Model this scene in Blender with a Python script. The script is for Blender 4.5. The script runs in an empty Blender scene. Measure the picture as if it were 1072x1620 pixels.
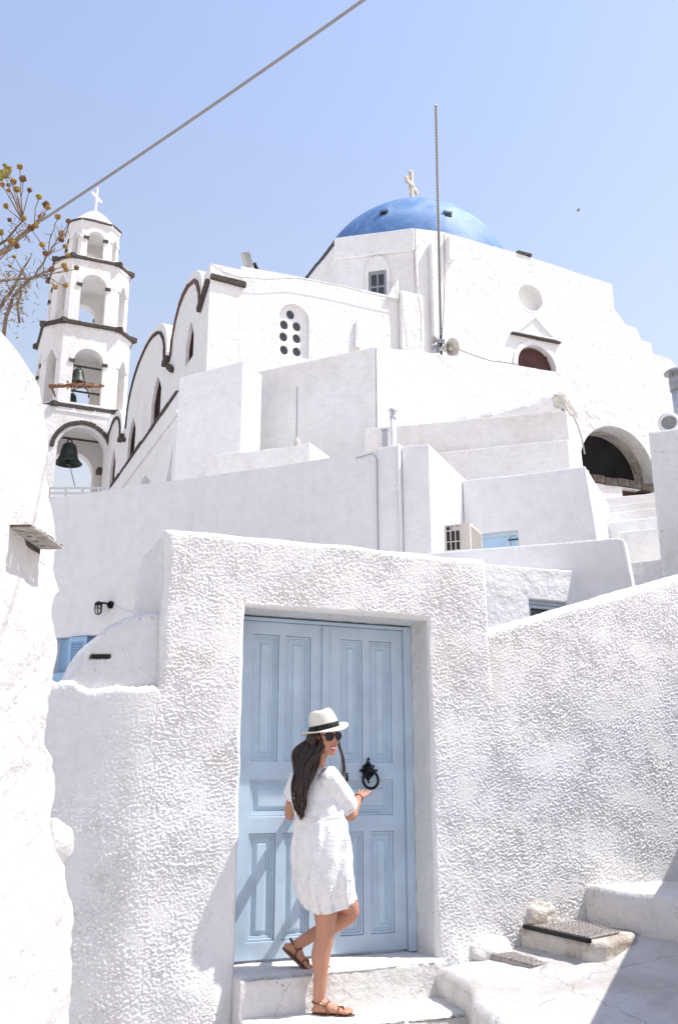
import bpy, bmesh, math, random
import numpy as np
from mathutils import Vector, Matrix, noise as mnoise
from mathutils.geometry import tessellate_polygon
random.seed(7); rng = np.random.RandomState(5)
R = math.radians
C = bpy.context.scene.collection
SC = bpy.context.scene

# ------------------------------------------------------------------ camera
PITCH = R(16.0); CZ = 1.6
cd = bpy.data.cameras.new('camera'); cam = bpy.data.objects.new('camera', cd); C.objects.link(cam)
cam.location = (0, 0, CZ); cam.rotation_euler = (R(90) + PITCH, 0, 0)
cd.sensor_fit = 'VERTICAL'; cd.sensor_height = 36; cd.lens = 1500 / 1620 * 36
cd.clip_start = 0.05; cd.clip_end = 3000
SC.camera = cam
# ------------------------------------------------------------------ light
SUN = Vector((2.286, -0.104, 3.9)).normalized()
w = bpy.data.worlds.new('World'); SC.world = w; w.use_nodes = True
nt = w.node_tree; nt.nodes.clear()
sky = nt.nodes.new('ShaderNodeTexSky'); sky.sky_type = 'NISHITA'; sky.sun_disc = False
sky.sun_elevation = math.asin(SUN.z); sky.sun_rotation = math.atan2(SUN.x, SUN.y)
sky.altitude = 100; sky.air_density = 3.0; sky.dust_density = 0.8; sky.ozone_density = 6.5
bg = nt.nodes.new('ShaderNodeBackground'); bg.inputs['Strength'].default_value = 0.15
wo = nt.nodes.new('ShaderNodeOutputWorld')
tint = nt.nodes.new('ShaderNodeMixRGB'); tint.blend_type = 'MULTIPLY'; tint.inputs[0].default_value = 1
tint.inputs[2].default_value = (1.12, .88, .955, 1)
nt.links.new(sky.outputs[0], tint.inputs[1]); nt.links.new(tint.outputs[0], bg.inputs[0]); nt.links.new(bg.outputs[0], wo.inputs[0])
sl = bpy.data.lights.new('sun', 'SUN'); sl.energy = 4.4; sl.angle = R(0.53); sl.color = (1.0, 0.955, 0.9)
so = bpy.data.objects.new('sun', sl); C.objects.link(so); so.location = (20, -5, 40)
so.rotation_euler = SUN.to_track_quat('Z', 'Y').to_euler()
SC.view_settings.view_transform = 'Standard'; SC.view_settings.look = 'None'
SC.view_settings.exposure = 0.43; SC.view_settings.gamma = 1.0
SC.render.engine = 'CYCLES'
SC.cycles.max_bounces = 8; SC.cycles.diffuse_bounces = 6

# ------------------------------------------------------------------ rays and wall frames
F0, CX, CY = 1500.0, 536.0, 810.0
def ray(px, py):
    x = (px - CX) / F0; y = -(py - CY) / F0
    return (x, math.cos(PITCH) - y * math.sin(PITCH), y * math.cos(PITCH) + math.sin(PITCH))
def P(px, py, Y):
    r = ray(px, py); t = Y / r[1]
    return Vector((r[0] * t, Y, r[2] * t + CZ))
class Fr:
    """vertical wall frame: u runs along the wall, v comes out of it, z is up"""
    def __init__(s, a, px, py, Y):
        s.u = (math.cos(R(a)), math.sin(R(a))); s.n = (s.u[1], -s.u[0]); s.o = tuple(P(px, py, Y)); s.a = R(a)
    def pt(s, u, v, z):
        return Vector((s.o[0] + u * s.u[0] + v * s.n[0], s.o[1] + u * s.u[1] + v * s.n[1], z))
    def hit(s, px, py, v=0):
        r = ray(px, py); o = s.pt(0, v, 0)
        t = (o[0] * s.n[0] + o[1] * s.n[1]) / (r[0] * s.n[0] + r[1] * s.n[1])
        x, y, z = r[0] * t - s.o[0], r[1] * t - s.o[1], r[2] * t + CZ
        return (x * s.u[0] + y * s.u[1], z)
    def hitu(s, px, py, u):
        r = ray(px, py); o = s.pt(u, 0, 0)
        t = (o[0] * s.u[0] + o[1] * s.u[1]) / (r[0] * s.u[0] + r[1] * s.u[1])
        x, y, z = r[0] * t - s.o[0], r[1] * t - s.o[1], r[2] * t + CZ
        return (x * s.n[0] + y * s.n[1], z)
    def hitz(s, px, py, z):
        r = ray(px, py); t = (z - CZ) / r[2]; x, y = r[0] * t - s.o[0], r[1] * t - s.o[1]
        return (x * s.u[0] + y * s.u[1], x * s.n[0] + y * s.n[1])
    def mat(s, u=0, v=0, z=0):
        """local x = along wall, y = into the wall, z = up"""
        p = s.pt(u, v, z)
        return Matrix(((s.u[0], -s.n[0], 0, p.x), (s.u[1], -s.n[1], 0, p.y), (0, 0, 1, p.z), (0, 0, 0, 1)))

# ------------------------------------------------------------------ materials
def new_mat(name):
    m = bpy.data.materials.new(name); m.use_nodes = True
    n = m.node_tree; b = n.nodes['Principled BSDF']
    return m, n, b
def _noise(n, co, scale, detail=4, rough=.55, dist=0):
    t = n.nodes.new('ShaderNodeTexNoise'); t.inputs['Scale'].default_value = scale
    t.inputs['Detail'].default_value = detail; t.inputs['Roughness'].default_value = rough
    t.inputs['Distortion'].default_value = dist
    n.links.new(co, t.inputs['Vector']); return t
def _ramp(n, src, stops):
    r = n.nodes.new('ShaderNodeValToRGB'); e = r.color_ramp.elements
    while len(e) < len(stops): e.new(.5)
    for i, (p, c) in enumerate(stops):
        e[i].position = p; e[i].color = (*c, 1)
    n.links.new(src, r.inputs[0]); return r
def plaster(name, col, stain=(.66, .6, .5), stain_lo=.62, stain_hi=.85, bumps=((6, .02), (45, .004)), speck=None, rough=.9, grunge=1.0):
    m, n, b = new_mat(name)
    co = n.nodes.new('ShaderNodeTexCoord').outputs['Object']
    a = _noise(n, co, grunge, 6, .62, .6)
    r = _ramp(n, a.outputs['Fac'], [(stain_lo, col), (stain_hi, stain)])
    f = _noise(n, co, 14 * grunge, 5, .6)
    r2 = _ramp(n, f.outputs['Fac'], [(.3, (.93, .93, .93)), (.62, (1, 1, 1))])
    mx = n.nodes.new('ShaderNodeMixRGB'); mx.blend_type = 'MULTIPLY'; mx.inputs[0].default_value = 1
    n.links.new(r.outputs[0], mx.inputs[1]); n.links.new(r2.outputs[0], mx.inputs[2])
    mp = n.nodes.new('ShaderNodeMapping'); mp.inputs['Scale'].default_value = (5 * grunge ** .5, 5 * grunge ** .5, .45)
    n.links.new(co, mp.inputs['Vector']); sk = _noise(n, mp.outputs[0], 1.0, 5, .65, .3)
    r3 = _ramp(n, sk.outputs['Fac'], [(.54, (1, 1, 1)), (.84, (.90, .885, .86))])
    m3 = n.nodes.new('ShaderNodeMixRGB'); m3.blend_type = 'MULTIPLY'; m3.inputs[0].default_value = 1
    n.links.new(mx.outputs[0], m3.inputs[1]); n.links.new(r3.outputs[0], m3.inputs[2])
    out = m3.outputs[0]
    if speck:
        s = _noise(n, co, speck[0], 3, .7, .4)
        rs = _ramp(n, s.outputs['Fac'], [(speck[1], (1, 1, 1)), (speck[1] + .04, speck[2])])
        m2 = n.nodes.new('ShaderNodeMixRGB'); m2.blend_type = 'MULTIPLY'; m2.inputs[0].default_value = 1
        n.links.new(out, m2.inputs[1]); n.links.new(rs.outputs[0], m2.inputs[2]); out = m2.outputs[0]
    n.links.new(out, b.inputs['Base Color'])
    b.inputs['Roughness'].default_value = rough; b.inputs['Specular IOR Level'].default_value = .2
    prev = None
    for sc, d in bumps:
        t = _noise(n, co, sc, 4, .6)
        bp = n.nodes.new('ShaderNodeBump'); bp.inputs['Distance'].default_value = d; bp.inputs['Strength'].default_value = 1
        n.links.new(t.outputs['Fac'], bp.inputs['Height'])
        if prev: n.links.new(prev, bp.inputs['Normal'])
        prev = bp.outputs[0]
    n.links.new(prev, b.inputs['Normal'])
    return m
def simple(name, col, rough=.6, metal=0, var=.12, scale=20, bump=.001, spec=.4):
    m, n, b = new_mat(name)
    co = n.nodes.new('ShaderNodeTexCoord').outputs['Object']
    t = _noise(n, co, scale, 5, .65)
    lo = tuple(c * (1 - var) for c in col); hi = tuple(min(1, c * (1 + var)) for c in col)
    r = _ramp(n, t.outputs['Fac'], [(.35, lo), (.65, hi)])
    n.links.new(r.outputs[0], b.inputs['Base Color'])
    b.inputs['Roughness'].default_value = rough; b.inputs['Metallic'].default_value = metal
    b.inputs['Specular IOR Level'].default_value = spec
    bp = n.nodes.new('ShaderNodeBump'); bp.inputs['Distance'].default_value = bump
    n.links.new(t.outputs['Fac'], bp.inputs['Height']); n.links.new(bp.outputs[0], b.inputs['Normal'])
    return m
WHITE = (.80, .80, .80)
M = {}
M['stucco'] = plaster('rough_stucco', (.78, .775, .765), (.66, .62, .56), .56, .86, ((70, .005), (190, .0025)), grunge=1.3)
M['stucco_smooth'] = plaster('soft_stucco', (.78, .78, .775), (.66, .63, .58), .55, .85, ((30, .012), (120, .005)), speck=(30, .665, (.45, .42, .4)))
M['left_wall'] = plaster('old_limewash', (.68, .668, .655), (.64, .61, .57), .56, .88, ((5, .03), (24, .007), (140, .003)), speck=(30, .72, (.80, .75, .70)), grunge=1.6)
M['white'] = plaster('white_plaster', WHITE, (.76, .74, .70), .55, .8, ((2.2, .05), (16, .012), (60, .004)), grunge=.45)
M['white_warm'] = plaster('warm_white_plaster', (.80, .79, .77), (.70, .65, .57), .48, .75, ((2.5, .05), (18, .014), (70, .005)), grunge=.6)
M['white_far'] = plaster('church_plaster', (.81, .81, .80), (.74, .71, .66), .5, .8, ((1.2, .10), (7, .03), (25, .01)), grunge=.3)
M['tower_white'] = plaster('tower_plaster', (.81, .80, .78), (.70, .64, .54), .5, .8, ((1.5, .05), (9, .02)), grunge=.5)
M['steps'] = plaster('step_limewash', (.69, .68, .66), (.50, .46, .40), .5, .72, ((5, .02), (30, .008), (110, .003)), speck=(22, .66, (.55, .5, .44)), grunge=1.4)
M['paving'] = plaster('lane_cement', (.56, .55, .54), (.42, .39, .36), .45, .7, ((4, .015), (35, .006), (150, .002)), speck=(30, .67, (.6, .56, .5)), grunge=1.2)
def crackle(m, scale, width, dark):
    n = m.node_tree; b = n.nodes['Principled BSDF']; src = b.inputs['Base Color'].links[0].from_socket
    co = n.nodes.new('ShaderNodeTexCoord').outputs['Object']; wv = _noise(n, co, 3, 4, .6)
    ad = n.nodes.new('ShaderNodeMixRGB'); ad.blend_type = 'ADD'; ad.inputs[0].default_value = .35; n.links.new(co, ad.inputs[1]); n.links.new(wv.outputs['Color'], ad.inputs[2])
    v = n.nodes.new('ShaderNodeTexVoronoi'); v.feature = 'DISTANCE_TO_EDGE'; v.inputs['Scale'].default_value = scale; n.links.new(ad.outputs[0], v.inputs['Vector'])
    r = _ramp(n, v.outputs['Distance'], [(0, dark), (width, (1, 1, 1))]); x = n.nodes.new('ShaderNodeMixRGB'); x.blend_type = 'MULTIPLY'; x.inputs[0].default_value = 1
    n.links.new(src, x.inputs[1]); n.links.new(r.outputs[0], x.inputs[2]); n.links.new(x.outputs[0], b.inputs['Base Color'])
crackle(M['paving'], 1.5, .010, (.62, .57, .52)); crackle(M['steps'], 2.2, .008, (.72, .67, .6))
M['door'] = simple('door_blue_paint', (.46, .575, .675), .45, 0, .07, 5, .0015)
M['door_in'] = simple('door_blue_panel_paint', (.47, .59, .69), .45, 0, .07, 6, .0015)
M['shutter'] = simple('shutter_blue_paint', (.30, .48, .68), .5, 0, .08, 8)
M['win_blue'] = simple('pale_blue_frame', (.50, .60, .68), .45, 0, .05, 8)
M['iron'] = simple('black_iron', (.012, .012, .014), .45, .6, .3, 60, .001)
M['darkstone'] = simple('dark_stone', (.085, .070, .062), .9, 0, .5, 6, .03, .2)
M['redstone'] = simple('red_brown_stone', (.16, .10, .085), .9, 0, .45, 5, .03, .2)
M['wood'] = simple('dark_red_wood', (.07, .025, .022), .6, 0, .35, 3, .004)
M['oldwood'] = simple('rusty_old_wood', (.18, .085, .04), .75, 0, .4, 5, .005)
M['dark'] = simple('dark_interior', (.012, .011, .011), .9, 0, .3, 3)
M['glass'] = simple('dark_window_glass', (.05, .055, .06), .12, 0, .2, 1.2, .0005, .6)
M['metal'] = simple('galvanised_metal', (.52, .53, .55), .4, .5, .1, 30)
M['paintpipe'] = simple('white_painted_pipe', (.72, .72, .72), .5, 0, .06, 20)
M['greymetal'] = simple('grey_painted_metal', (.30, .31, .33), .45, .3, .12, 18)
M['hornpaint'] = simple('horn_grey_paint', (.42, .40, .36), .5, 0, .12, 10)
M['bronze'] = simple('weathered_bronze', (.055, .065, .058), .5, .7, .3, 8, .003)
M['cable'] = simple('grey_cable', (.26, .245, .23), .7, 0, .1, 80)
M['beige'] = simple('beige_plastic', (.62, .59, .53), .5, 0, .05, 30)
M['grille'] = simple('dark_grille', (.05, .05, .05), .5, .2, .3, 50)
M['stonecross'] = simple('weathered_cross_stone', (.62, .56, .46), .85, 0, .2, 6, .02)
M['oldplate'] = simple('weathered_cement_plate', (.36, .33, .30), .9, 0, .3, 25, .003)
M['rope'] = simple('braided_rope', (.55, .52, .50), .8, 0, .2, 100)
M['bag'] = simple('wrapped_plastic_bag', (.58, .56, .50), .5, 0, .15, 14, .02)
M['stem'] = simple('dry_stem', (.20, .145, .10), .9, 0, .35, 40, .002)
M['twig'] = simple('pale_twig', (.27, .205, .14), .9, 0, .3, 60, .002)
M['flower'] = simple('dried_yellow_flower', (.46, .28, .06), .9, 0, .45, 45, .004)
M['flower2'] = simple('dried_brown_flower', (.24, .12, .055), .9, 0, .5, 45, .004)
M['rusty'] = simple('rust_stained_grate', (.33, .30, .28), .8, .3, .5, 60, .003)
M['plasterstain'] = plaster('stained_cement', (.64, .605, .55), (.32, .27, .21), .47, .68, ((14, .02), (60, .006)), grunge=4)
M['skin'] = simple('skin', (.50, .25, .165), .5, 0, .05, 12, .0004, .35)
M['lips'] = simple('lips', (.50, .14, .12), .4, 0, .08, 60, .0002)
M['teeth'] = simple('teeth', (.85, .83, .78), .3, 0, .02, 60, .0001)
M['hair'] = simple('dark_brown_hair', (.024, .011, .007), .42, 0, .4, 35, .001, .5)
M['hair2'] = simple('lighter_hair_ends', (.07, .033, .018), .45, 0, .3, 35, .001, .5)
M['straw'] = simple('woven_paper_straw', (.74, .71, .62), .8, 0, .12, 160, .0025, .2)
M['band'] = simple('black_ribbon', (.008, .009, .008), .6, 0, .2, 60, .0006, .3)
M['lens'] = simple('sunglass_lens', (.006, .010, .013), .08, 0, .1, 9, 0, .7)
M['sunframe'] = simple('sunglass_frame', (.02, .012, .010), .25, 0, .2, 9, 0, .5)
M['leather'] = simple('brown_leather', (.17, .065, .035), .55, 0, .25, 60, .0015)
M['sole'] = simple('sandal_sole', (.13, .085, .06), .8, 0, .2, 60, .001)
M['gold'] = simple('brass_buckle', (.75, .6, .3), .3, .9, .1, 60)
def dome_mat():
    m, n, b = new_mat('dome_blue_paint')
    co = n.nodes.new('ShaderNodeTexCoord').outputs['Object']
    a = _noise(n, co, .55, 7, .65, .8); r = _ramp(n, a.outputs['Fac'], [(.32, (.050, .135, .33)), (.50, (.10, .22, .45)), (.66, (.22, .35, .56)), (.8, (.36, .45, .58))])
    f = _noise(n, co, 9, 5, .6); r2 = _ramp(n, f.outputs['Fac'], [(.3, (.86, .88, .9)), (.6, (1, 1, 1))])
    mx = n.nodes.new('ShaderNodeMixRGB'); mx.blend_type = 'MULTIPLY'; mx.inputs[0].default_value = 1
    n.links.new(r.outputs[0], mx.inputs[1]); n.links.new(r2.outputs[0], mx.inputs[2]); n.links.new(mx.outputs[0], b.inputs['Base Color'])
    b.inputs['Roughness'].default_value = .62
    bp = n.nodes.new('ShaderNodeBump'); bp.inputs['Distance'].default_value = .010
    n.links.new(f.outputs['Fac'], bp.inputs['Height']); n.links.new(bp.outputs[0], b.inputs['Normal'])
    return m
M['dome'] = dome_mat()
def dress_mat():
    m, n, b = new_mat('white_embroidered_cotton')
    co = n.nodes.new('ShaderNodeTexCoord').outputs['Object']
    v = n.nodes.new('ShaderNodeTexVoronoi'); v.inputs['Scale'].default_value = 85; n.links.new(co, v.inputs['Vector'])
    r = _ramp(n, v.outputs['Distance'], [(.10, (.66, .62, .60)), (.26, (.85, .84, .83))])
    f = _noise(n, co, 18, 4, .6); r2 = _ramp(n, f.outputs['Fac'], [(.35, (.9, .9, .9)), (.6, (1, 1, 1))])
    mx = n.nodes.new('ShaderNodeMixRGB'); mx.blend_type = 'MULTIPLY'; mx.inputs[0].default_value = 1
    n.links.new(r.outputs[0], mx.inputs[1]); n.links.new(r2.outputs[0], mx.inputs[2]); n.links.new(mx.outputs[0], b.inputs['Base Color'])
    b.inputs['Roughness'].default_value = .85; b.inputs['Specular IOR Level'].default_value = .15
    bp = n.nodes.new('ShaderNodeBump'); bp.inputs['Distance'].default_value = .003
    n.links.new(v.outputs['Distance'], bp.inputs['Height'])
    b2 = n.nodes.new('ShaderNodeBump'); b2.inputs['Distance'].default_value = .008
    n.links.new(f.outputs['Fac'], b2.inputs['Height']); n.links.new(bp.outputs[0], b2.inputs['Normal']); n.links.new(b2.outputs[0], b.inputs['Normal'])
    return m
M['dress'] = dress_mat()

# ------------------------------------------------------------------ object helpers
ORG = {}
def tagp(o, label=None, cat=None, group=None, kind=None):
    if label: o['label'] = label
    if cat: o['category'] = cat
    if group: o['group'] = group
    if kind: o['kind'] = kind
    return o
def thing(name, label, cat, loc=(0, 0, 0), group=None):
    o = bpy.data.objects.new(name, None); C.objects.link(o); o.location = loc; o.empty_display_size = .2
    ORG[o] = Vector(loc); return tagp(o, label, cat, group)
def mesh_from(verts, faces, name):
    me = bpy.data.meshes.new(name); me.from_pydata([tuple(v) for v in verts], [], faces); me.update(); return me
def mk(name, geo, m, parent=None, smooth=False, bevel=0, seg=2, origin=None, fixn=True, autos=None):
    """geo = (verts in world space, faces); becomes one object"""
    verts, faces = geo
    org = ORG[parent] if parent is not None else (Vector(origin) if origin is not None else Vector((0, 0, 0)))
    me = mesh_from([Vector(v) - org for v in verts], faces, name)
    if fixn:
        bm = bmesh.new(); bm.from_mesh(me); bmesh.ops.recalc_face_normals(bm, faces=bm.faces); bm.to_mesh(me); bm.free()
    me.materials.append(m if not isinstance(m, str) else M[m])
    if smooth: me.polygons.foreach_set('use_smooth', [True] * len(me.polygons))
    o = bpy.data.objects.new(name, me); C.objects.link(o)
    if parent is not None: o.parent = parent
    else: o.location = org
    ORG[o] = org.copy()
    if bevel:
        b = o.modifiers.new('bevel', 'BEVEL'); b.width = bevel; b.segments = seg; b.limit_method = 'ANGLE'; b.angle_limit = R(35)
        if seg > 1: pass
    return o
def place(name, me, mt, parent, label=None):
    """a shared-mesh copy as a part, placed with a world matrix (parent is unrotated)"""
    o = bpy.data.objects.new(name, me); C.objects.link(o); o.parent = parent
    o.matrix_local = Matrix.Translation(-ORG[parent]) @ mt
    if label: o['label'] = label
    return o
class G2:
    def __init__(s): s.v = []; s.f = []
    def add(s, geo):
        k = len(s.v); s.v += [Vector(x) for x in geo[0]]; s.f += [[i + k for i in f] for f in geo[1]]; return s
    @property
    def geo(s): return (s.v, s.f)
def xf(geo, mt): return ([mt @ Vector(v) for v in geo[0]], geo[1])
def box(x0, x1, y0, y1, z0, z1):
    v = [(x, y, z) for z in (z0, z1) for y in (y0, y1) for x in (x0, x1)]
    return (v, [(0, 2, 3, 1), (4, 5, 7, 6), (0, 1, 5, 4), (1, 3, 7, 5), (3, 2, 6, 7), (2, 0, 4, 6)])
def fbox(fr, u0, u1, v0, v1, z0, z1): return xf(box(u0, u1, -v1, -v0, z0, z1), fr.mat())
def tube(pts, rad, n=8, caps=True, ell=None):
    pts = [Vector(p) for p in pts]; N = len(pts)
    if not hasattr(rad, '__len__'): rad = [rad] * N
    V = []; Fc = []
    t0 = (pts[1] - pts[0]).normalized()
    up = Vector((0, 0, 1)) if abs(t0.z) < .9 else Vector((0, 1, 0))
    a = t0.cross(up).normalized()
    for i in range(N):
        t = (pts[min(i + 1, N - 1)] - pts[max(i - 1, 0)]).normalized()
        a = (a - t * a.dot(t)).normalized(); b = t.cross(a)
        for k in range(n):
            an = 2 * math.pi * k / n
            V.append(pts[i] + (a * math.cos(an) + b * math.sin(an)) * rad[i])
    for i in range(N - 1):
        for k in range(n):
            k2 = (k + 1) % n
            Fc.append((i * n + k, i * n + k2, (i + 1) * n + k2, (i + 1) * n + k))
    if caps:
        Fc.append(tuple(range(n - 1, -1, -1))); Fc.append(tuple((N - 1) * n + k for k in range(n)))
    return (V, Fc)
def rings(ringlist, caps=True):
    n = len(ringlist[0]); V = [Vector(p) for r in ringlist for p in r]; Fc = []
    for i in range(len(ringlist) - 1):
        for k in range(n):
            k2 = (k + 1) % n; Fc.append((i * n + k, i * n + k2, (i + 1) * n + k2, (i + 1) * n + k))
    if caps:
        Fc.append(tuple(range(n - 1, -1, -1))); Fc.append(tuple((len(ringlist) - 1) * n + k for k in range(n)))
    return (V, Fc)
def lathe(prof, n=24, mt=Matrix()):
    rl = [[mt @ Vector((r * math.cos(2 * math.pi * k / n), r * math.sin(2 * math.pi * k / n), z)) for k in range(n)] for r, z in prof]
    return rings(rl)
def ellipsoid(c, r, n=12, m=8, mt=None):
    V = []; c = Vector(c)
    prof = [(math.sin(math.pi * i / m), -math.cos(math.pi * i / m)) for i in range(1, m)]
    rl = [[Vector((r[0] * a * math.cos(2 * math.pi * k / n), r[1] * a * math.sin(2 * math.pi * k / n), r[2] * b)) for k in range(n)] for a, b in prof]
    g = rings(rl, caps=False); V = g[0]; Fc = g[1]
    V += [Vector((0, 0, -r[2])), Vector((0, 0, r[2]))]; L = len(V)
    for k in range(n):
        k2 = (k + 1) % n; Fc.append((k2, k, L - 2)); Fc.append(((m - 2) * n + k, (m - 2) * n + k2, L - 1))
    if mt: V = [mt @ v for v in V]
    return ([v + c for v in V], Fc)
def tri_fill(outer, holes):
    """2-D polygon with holes -> triangles over the concatenated vertex list"""
    if not holes: return [list(range(len(outer)))]
    return [list(t) for t in tessellate_polygon([[Vector((p[0], p[1], 0)) for p in l] for l in [outer] + holes])]
def prism(fr, outer, v1, v0, holes=(), front=True, back=True):
    """polygon (u,z) in the wall frame extruded from v0 (back) to v1 (front)"""
    holes = list(holes); tf = tri_fill(list(outer), holes)
    pts = [p for l in [list(outer)] + holes for p in l]; n = len(pts)
    V = [fr.pt(u, v1, z) for u, z in pts] + [fr.pt(u, v0, z) for u, z in pts]; Fc = []
    if front: Fc += [list(f) for f in tf]
    if back: Fc += [[i + n for i in f][::-1] for f in tf]
    k = 0
    for l in [list(outer)] + holes:
        m = len(l)
        for i in range(m):
            j = (i + 1) % m; Fc.append([k + i, k + j, n + k + j, n + k + i])
        k += m
    return (V, Fc)
def slab_z(fr, poly, z1, z0):
    n = len(poly); V = [fr.pt(u, v, z1) for u, v in poly] + [fr.pt(u, v, z0) for u, v in poly]
    return (V, [list(range(n)), list(range(2 * n - 1, n - 1, -1))] + [[i, (i + 1) % n, n + (i + 1) % n, n + i] for i in range(n)])
def wob(poly, amp=.012, step=.5, closed_skip=None):
    """hand-plastered outline: split long edges, push points about a little"""
    out = []
    for i in range(len(poly)):
        a = poly[i]; b = poly[(i + 1) % len(poly)]; out.append(tuple(a))
        L = math.hypot(b[0] - a[0], b[1] - a[1]); k = int(L / step)
        if abs(a[1] - b[1]) > L * .97 or min(a[1], b[1]) < 2.0: continue
        for j in range(1, k):
            t = j / k; out.append((a[0] + (b[0] - a[0]) * t, a[1] + (b[1] - a[1]) * t + random.uniform(-amp, amp)))
    return out
def arch(u0, u1, zb, zs, n=12, rise=None, pointed=False):
    c = (u0 + u1) / 2; r = (u1 - u0) / 2; rise = rise or r
    pts = [(u0, zb), (u1, zb)]
    for i in range(n + 1):
        t = math.pi * i / n
        if pointed:
            x = math.cos(t); pts.append((c + r * x, zs + rise * (1 - abs(x) ** 1.5)))
        else: pts.append((c + r * math.cos(t), zs + rise * math.sin(t)))
    return pts
def circ(u, z, r, n=18, rz=None):
    return [(u + r * math.cos(2 * math.pi * k / n), z + (rz or r) * math.sin(2 * math.pi * k / n)) for k in range(n)]
def building(parent, fr, outer, v1, v0, holes=(), recess=.3, mat='white', name='wall', bevel=.02, wobble=.012):
    """solid block whose front has recesses cut to the given depth"""
    outer = wob(outer, wobble) if wobble else outer
    g = G2()
    if holes:
        a = prism(fr, outer, v1, v1 - recess, holes, back=False); b = prism(fr, outer, v1 - recess, v0)
        g.add(a); g.add(b)
    else: g.add(prism(fr, outer, v1, v0))
    o = mk(name, g.geo, mat, parent)
    if bevel:
        # weld the two stacked shells so only real corners are rounded
        b = o.modifiers.new('bevel', 'BEVEL'); b.width = bevel; b.segments = 2; b.limit_method = 'ANGLE'; b.angle_limit = R(40)
    return o
def apply_mods(o):
    dg = bpy.context.evaluated_depsgraph_get(); me = bpy.data.meshes.new_from_object(o.evaluated_get(dg))
    o.modifiers.clear(); o.data = me
def remeshed(o, voxel, smooth_it=4, smooth=True):
    r = o.modifiers.new('r', 'REMESH'); r.mode = 'VOXEL'; r.voxel_size = voxel; r.use_smooth_shade = True
    if smooth_it:
        s = o.modifiers.new('s', 'SMOOTH'); s.factor = .5; s.iterations = smooth_it
    bpy.context.view_layer.update(); mats = [m for m in o.data.materials]
    apply_mods(o)
    o.data.materials.clear()
    for m in mats: o.data.materials.append(m)
    o.data.polygons.foreach_set('use_smooth', [True] * len(o.data.polygons))

# numpy gradient noise
_perm = rng.permutation(256); _perm = np.concatenate([_perm, _perm])
_ga = rng.rand(256) * 2 * np.pi; _gx, _gy = np.cos(_ga), np.sin(_ga)
def pn(x, y):
    xi = np.floor(x).astype(int); yi = np.floor(y).astype(int); xf_ = x - xi; yf_ = y - yi
    def g(i, j, dx, dy):
        h = _perm[(_perm[(xi + i) & 255] + yi + j) & 255]; return _gx[h] * dx + _gy[h] * dy
    s = lambda t: t * t * t * (t * (t * 6 - 15) + 10)
    u = s(xf_); v = s(yf_)
    a = g(0, 0, xf_, yf_) * (1 - u) + g(1, 0, xf_ - 1, yf_) * u
    b = g(0, 1, xf_, yf_ - 1) * (1 - u) + g(1, 1, xf_ - 1, yf_ - 1) * u
    return (a * (1 - v) + b * v) * 1.5
def sstep(a, b, x):
    t = np.clip((x - a) / (b - a), 0, 1); return t * t * (3 - 2 * t)
def rough_cast(u, z):
    """thrown plaster: small crusty blobs and trowel ridges of uneven size with flatter patches between"""
    wx = pn(u * 11 + 3, z * 11) * .016; wz = pn(u * 11, z * 11 + 7) * .016
    U = u + wx + .25 * z; Z = z + wz
    a = pn(U / .0170, Z / .0125); b = pn(U / .0110 + 9, Z / .0100 + 4)
    big = pn(u / .040 + 13, z / .034 + 2); patch = pn(u / .33 + 5, z / .33 + 50) + .7 * pn(u / .12, z / .12 + 9)
    h = .58 * np.clip(a * 3.0 + .25, -.55, .8) + .42 * np.clip(b * 2.2, -.6, .8) + .30 * big
    return h * .0050 * np.clip(1 + .80 * patch, .25, 1.9) + .010 * pn(u / .5, z / .5)
def grid_mesh(name, X, keep=None, m='stucco', parent=None, smooth=True, origin=None, flip=False):
    """X: (nu, nz, 3) world positions"""
    nu, nz, _ = X.shape; org = ORG[parent] if parent is not None else Vector(origin or (0, 0, 0))
    V = (X - np.array(org)).reshape(-1, 3)
    i, j = np.meshgrid(np.arange(nu - 1), np.arange(nz - 1), indexing='ij')
    a = i * nz + j; q = np.stack([a, a + nz, a + nz + 1, a + 1], -1)
    if flip: q = q[..., ::-1]
    q = q[keep] if keep is not None else q.reshape(-1, 4)
    me = bpy.data.meshes.new(name); me.vertices.add(len(V)); me.vertices.foreach_set('co', V.astype(np.float32).ravel())
    me.loops.add(q.size); me.loops.foreach_set('vertex_index', q.astype(np.int32).ravel())
    me.polygons.add(len(q)); me.polygons.foreach_set('loop_start', np.arange(0, q.size, 4, dtype=np.int32))
    me.polygons.foreach_set('loop_total', np.full(len(q), 4, dtype=np.int32))
    me.update(calc_edges=True); me.validate()
    if smooth: me.polygons.foreach_set('use_smooth', np.ones(len(me.polygons), dtype=bool))
    me.materials.append(M[m]); o = bpy.data.objects.new(name, me); C.objects.link(o)
    if parent is not None: o.parent = parent
    else: o.location = org
    ORG[o] = Vector(org); return o
def wxyz(fr, U, V, Z):
    return np.stack([fr.o[0] + U * fr.u[0] + V * fr.n[0], fr.o[1] + U * fr.u[1] + V * fr.n[1], Z], -1)
def rnd(d, r):
    """set-back of a rounded arris at distance d from the edge"""
    d = np.clip(d, 0, r); return r - np.sqrt(np.maximum(r * r - (r - d) ** 2, 0))

# =================================================================== GROUND
mk('ground', ([(-400, -400, 0), (400, -400, 0), (400, 400, 0), (-400, 400, 0)], [(0, 1, 2, 3)]), 'paving')['kind'] = 'structure'

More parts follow.
